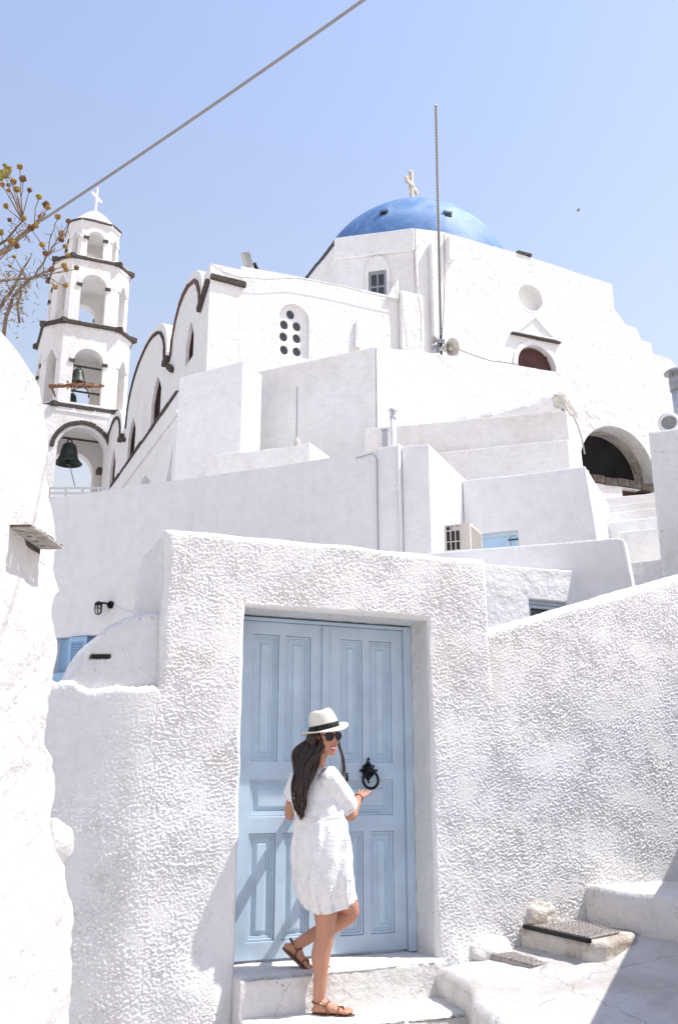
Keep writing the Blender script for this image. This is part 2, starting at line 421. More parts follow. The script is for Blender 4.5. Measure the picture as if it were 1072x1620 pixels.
# =================================================================== GATE
G = Fr(23.3, 372, 1525, 6.3)
UL, UR, DV = -.62, 1.73, .29
ZT = 3.16; DL, DR, DT = -.09, 1.235, 2.69
SG = .0050
def axis(a, b, step, snaps=()):
    pts = sorted(set([a, b] + [s for s in snaps if a < s < b])); out = []
    for p, q in zip(pts[:-1], pts[1:]):
        k = max(1, int(round((q - p) / step))); out += list(np.linspace(p, q, k, endpoint=False))
    return np.array(out + [pts[-1]])
gate = thing('gateway', 'rough white stuccoed gateway framing a pale blue double door', 'gateway', G.pt(.57, 0, .3))
def gate_front():
    us = axis(UL, UR, SG, (DL, DR)); zs = axis(.12, ZT, SG, (DT,))
    U, Z = np.meshgrid(us, zs, indexing='ij')
    # signed distance to the opening
    dx = np.maximum(np.maximum(DL - U, U - DR), 0); dz = np.maximum(Z - DT, 0); dop = np.sqrt(dx ** 2 + dz ** 2)
    dL = U - UL; dR = UR - U; dT = ZT - Z
    near = np.minimum(np.minimum(dL + 1 - sstep(2.1, 2.25, Z), dR + 1 - sstep(2.3, 2.6, Z)), np.minimum(dT, dop)); fade = sstep(0, .035, near)
    relief = rough_cast(U, Z) * fade
    # smoother worn strip low beside the left jamb
    ln = sstep(.16, .02, DL - U) * (U < DL) * sstep(1.35, 1.1, Z); relief = relief * (1 - .7 * ln)
    V = DV + relief - rnd(dL, .055) * sstep(2.08, 2.30, Z) - rnd(dR, .045) * sstep(2.2, 2.6, Z) - rnd(dT, .05) - rnd(dop, .03)
    V += .05 * sstep(.75, .42, Z) * sstep(.0, .3, dL) * sstep(.0, .15, dop)       # plaster swells toward the foot
    Zw = Z + .02 * pn(U / .4, U * 0 + 3) * sstep(.5, 0, dT) + .012 * (U - UL) / 2.3 * (Z > DT)
    Uw = U + .02 * pn(Z / .3, Z * 0 + 1) * sstep(.3, 0, dL) * sstep(2.1, 2.4, Z) + .008 * pn(Z / .2, Z * 0 + 8) * sstep(.2, 0, dx) * (dx > 0)
    X = wxyz(G, Uw, V, Zw)
    ui = us[:-1] + 1e-4; zi = zs[:-1] + 1e-4; UI, ZI = np.meshgrid(ui, zi, indexing='ij')
    keep = ~((UI > DL) & (UI < DR) & (ZI < DT))
    grid_mesh('stucco_face', X, keep, 'stucco', gate)
gate_front()
# body of the gate: left side with rounded top back corner, top, right side, jambs, soffit
def side_grid():
    vs = axis(-.62, DV - .052, .012); zs = axis(2.04, ZT - .045, .012)
    Vv, Z = np.meshgrid(vs, zs, indexing='ij')
    top = ZT - .045 - .40 * (np.clip((-.36 - Vv) / .26, 0, 1)) ** 1.8
    Zn = 2.04 + (Z - 2.04) * (top - 2.04) / (ZT - .045 - 2.04)
    ev = DV - .053 * sstep(2.08, 2.30, Zn); Vv = -.62 + (Vv + .62) * (ev + .62) / (DV - .052 + .62)
    U = UL + .02 * pn(Zn / .3, Zn * 0 + 1) * sstep(2.1, 2.4, Zn) - (.006 * np.abs(pn(Vv / .04, Z / .04)) + .02 * pn(Vv / .35, Z / .35)) * sstep(0, .06, ev - Vv)
    grid_mesh('side_face', wxyz(G, U, Vv, Zn), None, 'stucco_smooth', gate, flip=True)
    us = axis(UL - .004, UR, .02); vv = axis(-.62, DV - .045, .02); U2, V2 = np.meshgrid(us, vv, indexing='ij')
    Z2 = ZT - .045 - .40 * (np.clip((-.36 - V2) / .26, 0, 1)) ** 1.8 + .02 * pn(U2 / .4, U2 * 0 + 3) + .012 * (U2 - UL) / 2.3 + .006 * pn(U2 / .05, V2 / .05)
    grid_mesh('top_face', wxyz(G, U2, V2, Z2), None, 'stucco', gate)
side_grid()
g = G2()
g.add(fbox(G, UL + .02, DL - .001, -.62, DV - .07, .1, ZT - .5)); g.add(fbox(G, DR + .001, UR - .004, -.62, DV - .06, .1, ZT - .08))
g.add(fbox(G, UL + .02, UR - .05, -.35, DV - .09, DT + .002, ZT - .09))
mk('wall_core', g.geo, 'stucco_smooth', gate)
g = G2()   # reveals
def reveal(u, flipn):
    vs = axis(-.14, DV - .028, .012); zs = axis(.3, DT + .01, .02); Vv, Z = np.meshgrid(vs, zs, indexing='ij')
    s = 1 if flipn else -1
    Uu = u + s * (.004 * pn(Vv / .05, Z / .06) + .006 * pn(Z / .2 + 5, Vv / .2)) * sstep(0, .04, DV - .028 - Vv) + s * .0
    return wxyz(G, Uu, Vv, Z)
grid_mesh('reveal', reveal(DL, False), None, 'stucco_smooth', gate, flip=False)
grid_mesh('reveal', reveal(DR, True), None, 'stucco_smooth', gate, flip=True)
us = axis(DL - .01, DR + .01, .02); vs = axis(-.14, DV - .028, .012); U2, V2 = np.meshgrid(us, vs, indexing='ij')
grid_mesh('soffit', wxyz(G, U2, V2, DT + .004 * pn(U2 / .06, V2 / .05) * sstep(0, .04, DV - .028 - V2)), None, 'stucco_smooth', gate, flip=True)

# ---- the double door
TH = .547
def dpx(px, py): return G.hit(px, py, 0)
US = dpx(514, 1240)[0]
frame = G2(); frame.add(fbox(G, 1.178, DR - .002, -.10, .028, TH, DT - .012)); frame.add(fbox(G, DL + .002, -.035, -.10, .028, TH, DT - .012)); frame.add(fbox(G, -.035, 1.178, -.10, .02, DT - .035, DT - .012))
mk('door_frame', frame.geo, 'door', gate, bevel=.004)
def leaf(u0, u1, panels, lab):
    z0, z1 = TH + .012, DT - .037
    holes = [[(a, c), (b, c), (b, d), (a, d)] for a, b, c, d in panels]
    lf = mk('door_leaf', prism(G, [(u0, z0), (u1, z0), (u1, z1), (u0, z1)], 0, -.045, holes), 'door', gate, bevel=.004)
    lf['label'] = lab
    for a, b, c, d in panels:
        gg = G2(); e = .002
        # stepped moulding round the panel, then recessed field with raised centre
        for (o_, i_, v_) in ((e, .016, -.010), (.016, .030, -.020)):
            gg.add(prism(G, [(a + o_, c + o_), (b - o_, c + o_), (b - o_, d - o_), (a + o_, d - o_)], v_, -.040, [[(a + i_, c + i_), (b - i_, c + i_), (b - i_, d - i_), (a + i_, d - i_)]]))
        mk('moulding', gg.geo, 'door', lf, bevel=.003)
        q = .030; s1 = .052; Vv = []; ff = []
        for (m_, v_) in ((q, -.030), (s1, -.028), (s1 + .012, -.014)):
            Vv += [G.pt(a + m_, v_, c + m_), G.pt(b - m_, v_, c + m_), G.pt(b - m_, v_, d - m_), G.pt(a + m_, v_, d - m_)]
        for k in (0, 4):
            for i in range(4): ff.append((k + i, k + (i + 1) % 4, k + 4 + (i + 1) % 4, k + 4 + i))
        ff.append((8, 9, 10, 11)); mk('panel', (Vv, ff), 'door_in', lf)
    return lf
def prc(x0, x1, y0, y1):
    a = dpx(x0, (y0 + y1) / 2)[0]; b = dpx(x1, (y0 + y1) / 2)[0]; return (a, b, dpx((x0 + x1) / 2, y1)[1], dpx((x0 + x1) / 2, y0)[1])
zt0, zt1 = dpx(470, 1205)[1], dpx(470, 1007)[1]; zm0, zm1 = dpx(470, 1291)[1], dpx(470, 1233)[1]; zb0, zb1 = dpx(455, 1487)[1], dpx(455, 1318)[1]
uL = [dpx(x, 1100)[0] for x in (399, 440, 451, 491)]; uRr = [dpx(x, 1100)[0] for x in (538, 573, 584, 619)]
LF = leaf(-.033, US - .003, [(uL[0], uL[1], zt0, zt1), (uL[2], uL[3], zt0, zt1), (uL[0], uL[3], zm0, zm1), (uL[0], uL[1], zb0, zb1), (uL[2], uL[3], zb0, zb1)], 'left blue door leaf behind the woman')
RF = leaf(US + .003, 1.176, [(uRr[0], uRr[1], zt0, zt1), (uRr[2], uRr[3], zt0, zt1), (uRr[0], uRr[3], zm0, zm1), (uRr[0], uRr[1], zb0, zb1), (uRr[2], uRr[3], zb0, zb1)], 'right blue door leaf carrying the ring knocker')
mk('meeting_strip', prism(G, [(US - .030, TH + .02), (US + .022, TH + .02), (US + .022, DT - .04), (US - .030, DT - .04)], .018, .0005), 'door', RF, bevel=.006)
# knocker: crested back plate, boss and ring
ku, kz = dpx(581, 1222)
pl = [(0, .082), (.008, .070), (.006, .062), (.018, .058), (.026, .046), (.022, .036), (.034, .032), (.044, .020), (.056, .012), (.048, .004), (.038, -.004), (.036, -.018), (.024, -.030), (.016, -.042), (.006, -.052), (0, -.062)]
sc = 1.0; pts = [(ku + x * sc, kz + z * sc) for x, z in pl] + [(ku - x * sc, kz + z * sc) for x, z in pl[-2:0:-1]]
mk('knocker_plate', prism(G, pts, .016, .001), 'iron', RF, bevel=.002)
bs = G2()
for dx, dz, r in ((0, .088, .010), (.058, .012, .009), (-.058, .012, .009), (.036, .040, .009), (-.036, .040, .009), (0, .02, .026), (0, -.03, .014), (.03, -.012, .010), (-.03, -.012, .010), (0, .056, .014), (0, -.064, .008)):
    bs.add(ellipsoid(G.pt(ku + dx, .018, kz + dz), (r, r, r), 10, 6))
mk('knocker_boss', bs.geo, 'iron', RF, smooth=True)
rr = .056; rc = (ku + .004, kz - .048)
ringp = [G.pt(rc[0] + rr * math.sin(t), .034 + .012 * (1 - math.cos(t)) * .5, rc[1] + rr * math.cos(t)) for t in np.linspace(0, 2 * math.pi, 33)[:-1]]
def ring_tube(pts, r, n=8):
    V = []; Fc = []; N = len(pts); c = sum(pts, Vector()) / N
    for i in range(N):
        t = (pts[(i + 1) % N] - pts[i - 1]).normalized(); a = (pts[i] - c).normalized(); a = (a - t * a.dot(t)).normalized(); b = t.cross(a)
        for k in range(n): V.append(pts[i] + (a * math.cos(2 * math.pi * k / n) + b * math.sin(2 * math.pi * k / n)) * r)
    for i in range(N):
        for k in range(n): Fc.append((i * n + k, i * n + (k + 1) % n, ((i + 1) % N) * n + (k + 1) % n, ((i + 1) % N) * n + k))
    return (V, Fc)
mk('knocker_ring', ring_tube(ringp, .0095), 'iron', RF, smooth=True)
hu, hz = dpx(540, 1232)
hk = [G.pt(hu - .03, .0, hz + .03), G.pt(hu - .03, .04, hz - .02), G.pt(hu - .012, .045, hz - .034), G.pt(hu + .010, .045, hz - .026), G.pt(hu + .022, .045, hz - .002), G.pt(hu + .020, .045, hz + .022), G.pt(hu + .008, .045, hz + .032), G.pt(hu + .032, .045, hz + .034)]
mk('door_handle', tube(hk, [.008, .009, .009, .009, .009, .008, .006, .004], 8), 'iron', RF, smooth=True)

# ---- threshold and step below the door
def lumpy_block(name, fr, u0, u1, v0, v1, z0, zf, m, rad=.03, step=.015, amp=.006, kind='structure', big=.01, vfun=None, parent=None):
    """block with rounded uneven edges: top + front + two sides as one wrapped grid"""
    us = axis(u0, u1, step); H = max(.04, zf(u1, v0) - z0 if callable(zf) else zf - z0)
    vs = axis(v0, v1, step); zs = axis(0, 1, step / H)[1:]
    s = np.concatenate([vs, np.full(len(zs), v1)]); zz = np.concatenate([np.ones(len(vs)), 1 - zs])
    U, S = np.meshgrid(us, s, indexing='ij'); _, Q = np.meshgrid(us, zz, indexing='ij')
    top = zf(U, S) if callable(zf) else np.full_like(U, zf)
    Z = z0 + (top - z0) * Q
    dv = np.where(Q >= 1, v1 - S, 0); dzt = top - Z
    ed = np.minimum(U - u0, u1 - U)
    Z = Z - np.where(Q >= 1, rnd(dv, rad), 0); Vv = S - np.where(Q < 1, rnd(dzt, rad), 0)
    Z = Z - rnd(ed, rad) * (Q >= 1)
    nz = amp * pn(U / .05 + 3, (S + Z * 2) / .05) + big * pn(U / .3 + 7, (S - Z * 2) / .3)
    Z = Z + nz * (Q >= 1); Vv = Vv + nz * (Q < 1) * 1.2
    if vfun is not None: Vv = Vv + vfun(U) * sstep(v0, v1, S)
    g1 = wxyz(fr, U, Vv, Z)
    o = grid_mesh(name, g1, None, m, parent)
    n1, n2 = U.shape; bm = bmesh.new(); bm.from_mesh(o.data); bm.verts.ensure_lookup_table()
    org = ORG[o]
    rws = [(i, [bm.verts[i * n2 + j] for j in range(n2)]) for i in (0, n1 - 1)]
    for i, row in rws:
        a = bm.verts.new(fr.pt(us[i], v0, z0) - org)
        bm.faces.new(row + [a])
    bmesh.ops.recalc_face_normals(bm, faces=bm.faces); bm.to_mesh(o.data); bm.free()
    if parent is None: o['kind'] = kind
    return o
lumpy_block('threshold', G, DL - .015, DR + .04, -.14, .36, .2, TH - .004, 'steps', rad=.02, amp=.003, big=.004, vfun=lambda u: .05 * sstep(.9, 0., u) - .03 * sstep(.8, 1.2, u))
lumpy_block('doorstep', G, -.10, 1.30, .2, .74, .02, .33, 'steps', rad=.025, amp=.003, big=.004)
lumpy_block('lower_step', G, -.14, 1.5, .3, 1.25, -.02, .17, 'steps', rad=.025, amp=.003, big=.004)

# ---- landing and steps climbing to the right
land = lambda u, v: .475 + .16 * np.clip(np.asarray(u) - 1.2, 0, 9) + 0 * np.asarray(v)
def landing():
    vs = axis(.15, 6.0, .03); us = axis(0, 1, .012)
    T, Vv = np.meshgrid(us, vs, indexing='ij')
    edge = 1.20 - .36 * sstep(.5, 1.6, Vv) + .03 * pn(Vv / .4, Vv * 0 + 2) + .008 * pn(Vv / .07, Vv * 0 + 5)
    U = edge + (T ** 1.25) * (7.5 - edge); d = U - edge
    Z = land(U, Vv) - rnd(d, .03) + .010 * pn(U / .5, Vv / .5) + .004 * pn(U / .12, Vv / .12)
    X = wxyz(G, U, Vv, Z); o = grid_mesh('landing', X, None, 'paving'); o['kind'] = 'structure'
    q = axis(0, 1, .07); Q, V2 = np.meshgrid(q, vs, indexing='ij')
    e2 = 1.20 - .36 * sstep(.5, 1.6, V2) + .03 * pn(V2 / .4, V2 * 0 + 2) + .008 * pn(V2 / .07, V2 * 0 + 5)
    zt = land(e2, V2) - .03 + .010 * pn(e2 / .5, V2 / .5) + .004 * pn(e2 / .12, V2 / .12)
    Z2 = zt * (1 - Q); U2 = e2 + .07 * Q ** 1.6 + .012 * pn(V2 / .1, Z2 / .1)* sstep(0,.3,Q) + .02 * pn(V2 / .3, Z2 / .3)* sstep(0,.3,Q)
    o = grid_mesh('landing_riser', wxyz(G, U2, V2, Z2), None, 'steps'); o['kind'] = 'structure'
landing()
def stair_block(name, edge_pts, z1, z0, depth, m='steps', label=None):
    """step with its riser along edge_pts (u,v) facing -u; runs back along +u"""
    es = np.array(edge_pts); t = np.linspace(0, 1, 60); seg = np.linspace(0, 1, len(es))
    eu = np.interp(t, seg, es[:, 0]); ev = np.interp(t, seg, es[:, 1])
    prof = [(0.0, 0.0), (0.0, .5), (.004, .8), (.015, .93), (.03, .985), (.05, 1.0)] + [(x, 1.0) for x in np.linspace(.1, depth, 24)]
    H = z1 - z0; rows = []
    for d, h in prof:
        U = eu + d; Z = z0 + h * H
        nz = .010 * pn(ev / .12, ev * 0 + Z * 9 + d * 5)
        rows.append(wxyz(G, U - nz * (h < .9), ev, np.full_like(U, Z) + (.008 * pn(U / .25, ev / .25) if h >= .985 else 0)))
    X = np.stack(rows, 0); o = grid_mesh(name, X, None, m); o['kind'] = 'structure'
    bm = bmesh.new(); bm.from_mesh(o.data); bm.verts.ensure_lookup_table(); n2 = 60
    cols = [(c, [bm.verts[i * n2 + c] for i in range(len(prof))]) for c in (0, n2 - 1)]
    for c, col in cols:
        e = bm.verts.new(G.pt(eu[c] + depth, ev[c], z0)); bm.faces.new(col + [e])
    bmesh.ops.recalc_face_normals(bm, faces=bm.faces); bm.to_mesh(o.data); bm.free()
    return o
stair_block('upper_step', [(2.40, .2), (2.38, .6), (2.48, 1.2), (2.62, 2.0), (2.7, 5.0)], .93, .4, 1.4)
stair_block('upper_step', [(3.45, .2), (3.5, 1.2), (3.7, 5.0)], 1.12, .6, 1.2)
stair_block('upper_step', [(4.5, .2), (4.6, 1.2), (4.8, 5.0)], 1.30, .6, 6.0)
# box step with a drain grate on it, and a second grate let into the landing
bx = thing('grate_box_step', 'low cement box step topped by a dark metal grate beside the wall', 'step', G.pt(1.9, .6, .55))
bxp = [(u + .20, v) for u, v in [(1.66, .27), (1.66, .62), (1.67, 1.00), (1.76, 1.06), (2.10, .90), (2.35, .62), (2.36, .27)]]
mk('cement_block', slab_z(G, bxp, .700, .45), 'plasterstain', bx, bevel=.03, seg=3)
def grate(parent, poly, z, name='grate'):
    """frame bars plus a lattice between four corners (u,v)"""
    g = G2(); c = [G.pt(u, v, z) for u, v in poly]
    for i in range(4): g.add(tube([c[i], c[(i + 1) % 4]], .008, 6))
    for k in range(1, 12):
        t = k / 12; g.add(tube([c[0].lerp(c[1], t), c[3].lerp(c[2], t)], .0055, 4))
        g.add(tube([c[0].lerp(c[3], t), c[1].lerp(c[2], t)], .0055, 4))
    o = mk(name, g.geo, 'rusty', parent); return o
grate(bx, [(1.88, .42), (1.90, .96), (2.22, .84), (2.28, .36)], .712, 'lattice')
mk('metal_rim', slab_z(G, [(1.845, .34), (1.855, 1.01), (1.885, 1.01), (1.875, .34)], .716, .69), 'iron', bx, bevel=.004)
dg_ = thing('drain_grate', 'flat rusty drain grate let into the landing beside the box step', 'grate', G.pt(1.5, .6, .53))
zg = .552
grate(dg_, [(1.57, .36), (1.60, .80), (1.83, .76), (1.82, .34)], zg + .006, 'lattice')
mk('dark_pit', slab_z(G, [(1.57, .36), (1.60, .80), (1.83, .76), (1.82, .34)], zg + .001, zg - .03), 'plasterstain', dg_)
# lumps of cement at the foot of the wall
def lump(name, c, r, m, label, cat, amp=.25, seed=0):
    g = ellipsoid((0, 0, 0), r, 40, 26)
    vs = []
    for v in g[0]:
        d = 1 + amp * (mnoise.noise(v * 9 + Vector((seed, 0, 0))) + .5 * mnoise.noise(v * 24 + Vector((0, seed, 0)))); vs.append(v * d)
    rot = Matrix.Rotation(G.a, 4, 'Z'); o = mk(name, xf((vs, g[1]), rot), m, origin=None, smooth=True)
    o.location = c; ORG[o] = Vector(c); tagp(o, label, cat); return o
lump('cement_lump', G.pt(1.60, .30, .56), (.17, .10, .10), 'steps', 'rounded pale cement lump at the foot of the wall behind the flat drain grate', 'cement lump', .2, 1)
lump('stained_masonry', G.pt(2.03, .262, .76), (.14, .05, .10), 'plasterstain', 'stained ochre crumbling masonry patch above the box step', 'masonry', .4, 4)

# =================================================================== RIGHT BOUNDARY WALL
rw = thing('boundary_wall', 'rough white stucco wall rising along the steps right of the gateway', 'wall', G.pt(3, 0, .5))
def right_wall():
    us = np.concatenate([axis(UR - .035, 3.6, .0052), axis(3.6, 4.7, .007)[1:], axis(4.7, 6.6, .02)[1:]]); zs = axis(0, 1, .0020)
    U, T = np.meshgrid(us, zs, indexing='ij')
    top = 2.665 + (U - UR) * .305 + .012 * pn(U / .25, U * 0 + 6); Z = .35 + T * (top - .35)
    dT = top - Z
    V = DV - .008 + rough_cast(U, Z) * sstep(0, .03, dT) - rnd(dT, .07)
    grid_mesh('stucco_face', wxyz(G, U, V, Z), None, 'stucco', rw)
    vs = axis(-.22, DV - .078, .03); U2, V2 = np.meshgrid(us[::2], vs, indexing='ij')
    Z2 = 2.665 + (U2 - UR) * .305 + .012 * pn(U2 / .25, U2 * 0 + 6) + .004 * pn(U2 / .05, V2 / .05)
    grid_mesh('coping', wxyz(G, U2, V2, Z2), None, 'stucco_smooth', rw)
    mk('back_face', prism(G, [(UR, .3), (6.6, .3), (6.6, 2.665 + (6.6 - UR) * .305 - .03), (UR, 2.63)], DV - .09, -.22), 'stucco_smooth', rw)
right_wall()

# =================================================================== LOW WALL LEFT OF THE GATE, and the buttress behind it
lw = thing('low_wall', 'lower rough white wall sloping away left of the gateway', 'wall', G.pt(-1.3, 0, .3))
def low_wall():
    us = np.concatenate([axis(-1.9, -1.4, .02), axis(-1.4, UL + .03, .0052)[1:]]); zs = axis(0, 1, .0026); U, T = np.meshgrid(us, zs, indexing='ij')
    top = 2.165 + .02 * pn(U / .15, U * 0) + .035 * sstep(-1.02, -1.12, U) + .01 * pn(U / .03, U * 0 + 4)
    Z = .1 + T * (top - .1); dT = top - Z
    def turn(u): d = np.maximum(UL - u, 0); return .52 * (d - .14 * (1 - np.exp(-d / .14)))
    sm = 1 - .62 * sstep(1.45, 1.80, Z + .30 * (UL - U) - .25 * np.maximum(-.98 - U, 0) * 4)
    V = DV - .0015 - turn(U) * (1 - .10 * sstep(1.6, .4, Z)) + rough_cast(U, Z) * sstep(0, .03, dT) * (1 + (sm * 1.12 - 1) * sstep(0, .12, UL - U)) - rnd(dT, .05)
    grid_mesh('stucco_face', wxyz(G, U, V, Z), None, 'stucco', lw)
    mk('wall_core', slab_z(G, [(UL, .18), (UL, -.62), (-1.9, -.62), (-1.9, -.45), (-1.2, -.08)], 2.10, .1), 'stucco_smooth', lw)
    q = axis(0, 1, .06); U2, Q2 = np.meshgrid(us[::2], q, indexing='ij'); vf = DV - .053 - turn(U2)
    grid_mesh('coping', wxyz(G, U2, -.62 + Q2 * (vf + .62), 2.165 + .02 * pn(U2 / .15, U2 * 0) + .035 * sstep(-1.02, -1.12, U2) + .01 * pn(U2 / .03, U2 * 0 + 4) + .004 * pn(U2 / .04, Q2 * 9)), None, 'stucco', lw)
low_wall()
bt = thing('buttress', 'shaded smooth white buttress with curved top beside the gateway', 'buttress', G.pt(-1.0, -.3, 2.0))
def buttress():
    vB = .06
    def turn(u): d = np.maximum(UL - u, 0); return .52 * (d - .14 * (1 - np.exp(-d / .14)))
    tp = [G.hit(x, y, vB) for x, y in ((108, 1078), (122, 1058), (134, 1032), (150, 1010), (170, 992), (192, 981), (215, 976), (250, 974))]
    tu = np.array([p[0] for p in tp]); tz = np.array([p[1] for p in tp])
    us = axis(tu[0], tu[-1], .008); T = axis(0, 1, .012); U, TT = np.meshgrid(us, T, indexing='ij')
    top = np.interp(U, tu, tz) + .006 * pn(U / .06, U * 0 + 1); Z = 2.0 + TT * (top - 2.0)
    slot = sstep(.0, .006, .013 - np.abs(Z - G.hit(156, 1040, vB)[1])) * sstep(0, .01, .06 - np.abs(U - G.hit(156, 1040, vB)[0]))
    V = DV - .075 - turn(U) - rnd(top - Z, .04) + .35 * rough_cast(U, Z) + .01 * pn(U / .2, Z / .2) - .05 * slot
    grid_mesh('wall', wxyz(G, U, V, Z), None, 'stucco_smooth', bt)
    q = axis(0, 1, .05); U2, V2 = np.meshgrid(us, q, indexing='ij'); grid_mesh('coping', wxyz(G, U2, -.62 + V2 * (DV - .115 - turn(U2) + .62), np.interp(U2, tu, tz) + .006 * pn(U2 / .06, U2 * 0 + 1)), None, 'stucco_smooth', bt)
    su, sz = G.hit(158, 1040, vB); sv = DV - .075 - float(turn(np.array(su)))
    g = G2()
    for k in range(6): g.add(fbox(G, su - .055 + .018 * k, su - .055 + .018 * k + .0185, sv - .03, sv + .001 + .009 * (k - 2.5) + .004, sz - .008 - .002 * (k % 2), sz + .010))
    mk('dark_slot', g.geo, 'dark', bt)['kind'] = 'stuff'
buttress()

# =================================================================== LEFT FOREGROUND WALL
L = Fr(87, 60, 1240, 3.2)
lf_ = thing('near_wall', 'bright weathered white wall filling the left edge up close', 'wall', L.pt(-.5, 0, .1))
edge_px = [(-4, 497), (8, 512), (30, 540), (55, 580), (80, 612), (90, 650), (95, 720), (93, 780), (97, 835), (98, 880), (95, 900), (100, 940), (88, 955), (85, 975), (97, 1020), (95, 1045), (92, 1080), (86, 1130), (85, 1180), (103, 1200), (106, 1250), (99, 1290), (100, 1340), (110, 1370), (113, 1400), (123, 1430), (118, 1500), (122, 1520), (121, 1620), (124, 1760)]
def near_wall():
    e = np.array([L.hit(*p) for p in edge_px]); o = np.argsort(e[:, 1]); ez = e[o, 1]; eu = e[o, 0]
    zs = axis(.05, ez[-1], .012); ue = np.interp(zs, ez, eu) + .010 * pn(zs / .035, zs * 0 + 3) + .012 * pn(zs / .1, zs * 0 + 8)
    n = 150; T = np.linspace(0, 1, n) ** .8
    TT, Z = np.meshgrid(T, zs, indexing='ij'); UE = np.broadcast_to(ue, TT.shape)
    U = -2.2 + TT * (UE + 2.2)
    d = UE - U; dTop = np.clip(ez[-1] - Z, 0, 9)
    V = -rnd(d, .10) + .010 * pn(U / .18, Z / .18) + .004 * pn(U / .05, Z / .05) + .025 * pn(U / .6 + 3, Z / .6)
    V = V - rnd(np.clip(3.05 - Z, 0, 9) * 0 + dTop, .05)
    grid_mesh('limewashed_face', wxyz(L, U, V, Z), None, 'left_wall', lf_)
    # thickness behind: end face going back, top
    q = np.linspace(0, 1, 20); Q, Z2 = np.meshgrid(q, zs, indexing='ij'); UE2 = np.broadcast_to(ue, Q.shape)
    V2 = -.10 + .025 * pn(UE2 / .6 + 3, Z2 / .6) - .45 * Q; U2 = UE2 + .02 * np.sin(Q * 3) * 0 - .01 * Q
    grid_mesh('end_face', wxyz(L, U2, V2, Z2), None, 'left_wall', lf_)
    mk('wall_core', prism(L, [(-2.2, .05), (-.22, .05), (-.22, 2.0), (-.68, 2.88), (-2.2, 2.88)], -.12, -.55), 'left_wall', lf_)
near_wall()
lump('stone_boss', L.pt(*( (L.hit(116, 1332)[0] - .03, -.05, L.hit(116, 1332)[1]))), (.055, .06, .075), 'left_wall', 'round whitewashed stone sticking out of the near wall edge', 'stone', .3, 9)
# slotted ledge over a blocked vent
lg = thing('slotted_ledge', 'small dark slotted metal ledge throwing a patterned shadow on the near wall', 'ledge', L.pt(-.2, 0, 2.3))
LE = [L.hit(*p) for p in ((12, 838), (95, 890))]; zl = (LE[0][1] + LE[1][1]) / 2 + .0
def ledge():
    u0, u1 = LE[0][0], L.hit(60, 885)[0]; g = G2(); v0, v1 = .0, .085
    def slab(a, b, c, d, z0=0, z1=.006):
        g.add(fbox(L, a, b, c, d, zl + z0, zl + z1))
    W_ = u1 - u0
    slab(u0, u1, v0, .022); slab(u0, u1, .040, .048); slab(u0, u1, .076, v1)
    n = 13
    for k in range(n + 1):
        a = u0 + W_ * k / n; slab(max(u0, a - .008), min(u1, a + .008), .048, .076)
        if k % 3 == 0: slab(max(u0, a - .016), min(u1, a + .016), .022, .040)
        elif k % 3 == 1: slab(a - .004, a + .004, .022, .040)
    o = mk('slotted_plate', g.geo, 'oldplate', lg)
    g2 = G2()
    for k in range(26):
        a = u0 + W_ * (k + random.uniform(.1, .9)) / 26; g2.add(fbox(L, a - .012, a + .012, random.uniform(.0, .02), random.uniform(.05, .085), zl + .0065, zl + .0065 + random.uniform(.003, .009)))
    mk('crumbled_tile', g2.geo, 'darkstone', lg)['kind'] = 'stuff'
    mk('back_angle', fbox(L, u0, u1, -.01, .006, zl - .016, zl - .001), 'darkstone', lg)
ledge()

# =================================================================== HOUSES IN THE MIDDLE DISTANCE
def poly_px(fr, pts, v=0): return [fr.hit(x, y, v) for x, y in pts]
A = Fr(-24, 170, 960, 13)
zA = 5.668; uA0 = A.hit(95, 787)[0] - 6; uA1 = A.hit(596, 713)[0]; uA2 = A.hit(634, 703)[0]; uA3 = A.hit(678, 703)[0]
backA = A.hitu(730, 760, uA3)[0]
hA = thing('long_house', 'long shaded white house wall with a wall lamp and blue shutter behind the gateway', 'house', A.pt(1.5, -2, 0))
sx0, sx1 = A.hit(113, 1010)[0], A.hit(168, 1012)[0]; sz1 = A.hit(130, 1008)[1]; sz0 = A.hit(105, 1078)[1]
building(hA, A, [(uA0, 0), (uA1, 0), (uA1, zA), (uA0, zA)], 0, -6.0, [[(sx0 - .28, sz0 - .2), (sx1, sz0 - .2), (sx1, sz1 + .02), (sx0 - .28, sz1 + .02)]], .25)
# louvred shutter, open against the window
sh = mk('shutter', prism(A, [(sx0, sz0), (sx0 + .30, sz0), (sx0 + .30, sz1), (sx0, sz1)], .045, .012, [[(sx0 + .05, sz0 + .06), (sx0 + .25, sz0 + .06), (sx0 + .25, sz1 - .07), (sx0 + .05, sz1 - .07)]]), 'shutter', hA, bevel=.004)
lv = mesh_from(*[box(0, .20, -.018, .018, -.003, .003)][0], 'louvre'); lv.materials.append(M['shutter'])
for k in range(12):
    place('louvre', lv, A.mat(sx0 + .05, .028, sz0 + .09 + k * (sz1 - sz0 - .18) / 11) @ Matrix.Rotation(R(-38), 4, 'X'), sh)
mk('window_glass', prism(A, [(sx0 - .28, sz0 - .19), (sx1, sz0 - .19), (sx1, sz1 + .01), (sx0 - .28, sz1 + .01)], -.20, -.24), 'glass', hA)
mk('window_frame', prism(A, [(sx0 - .28, sz0 - .19), (sx1, sz0 - .19), (sx1, sz1 + .01), (sx0 - .28, sz1 + .01)], -.12, -.17, [[(sx0 + .33, sz0 - .1), (sx1 - .06, sz0 - .1), (sx1 - .06, sz1 - .05), (sx0 + .33, sz1 - .05)]]), 'shutter', hA)
mk('blue_panel', fbox(A, sx0 - .34, sx0 - .02, .0, .04, sz0 - .5, sz0 + .12), 'shutter', hA)
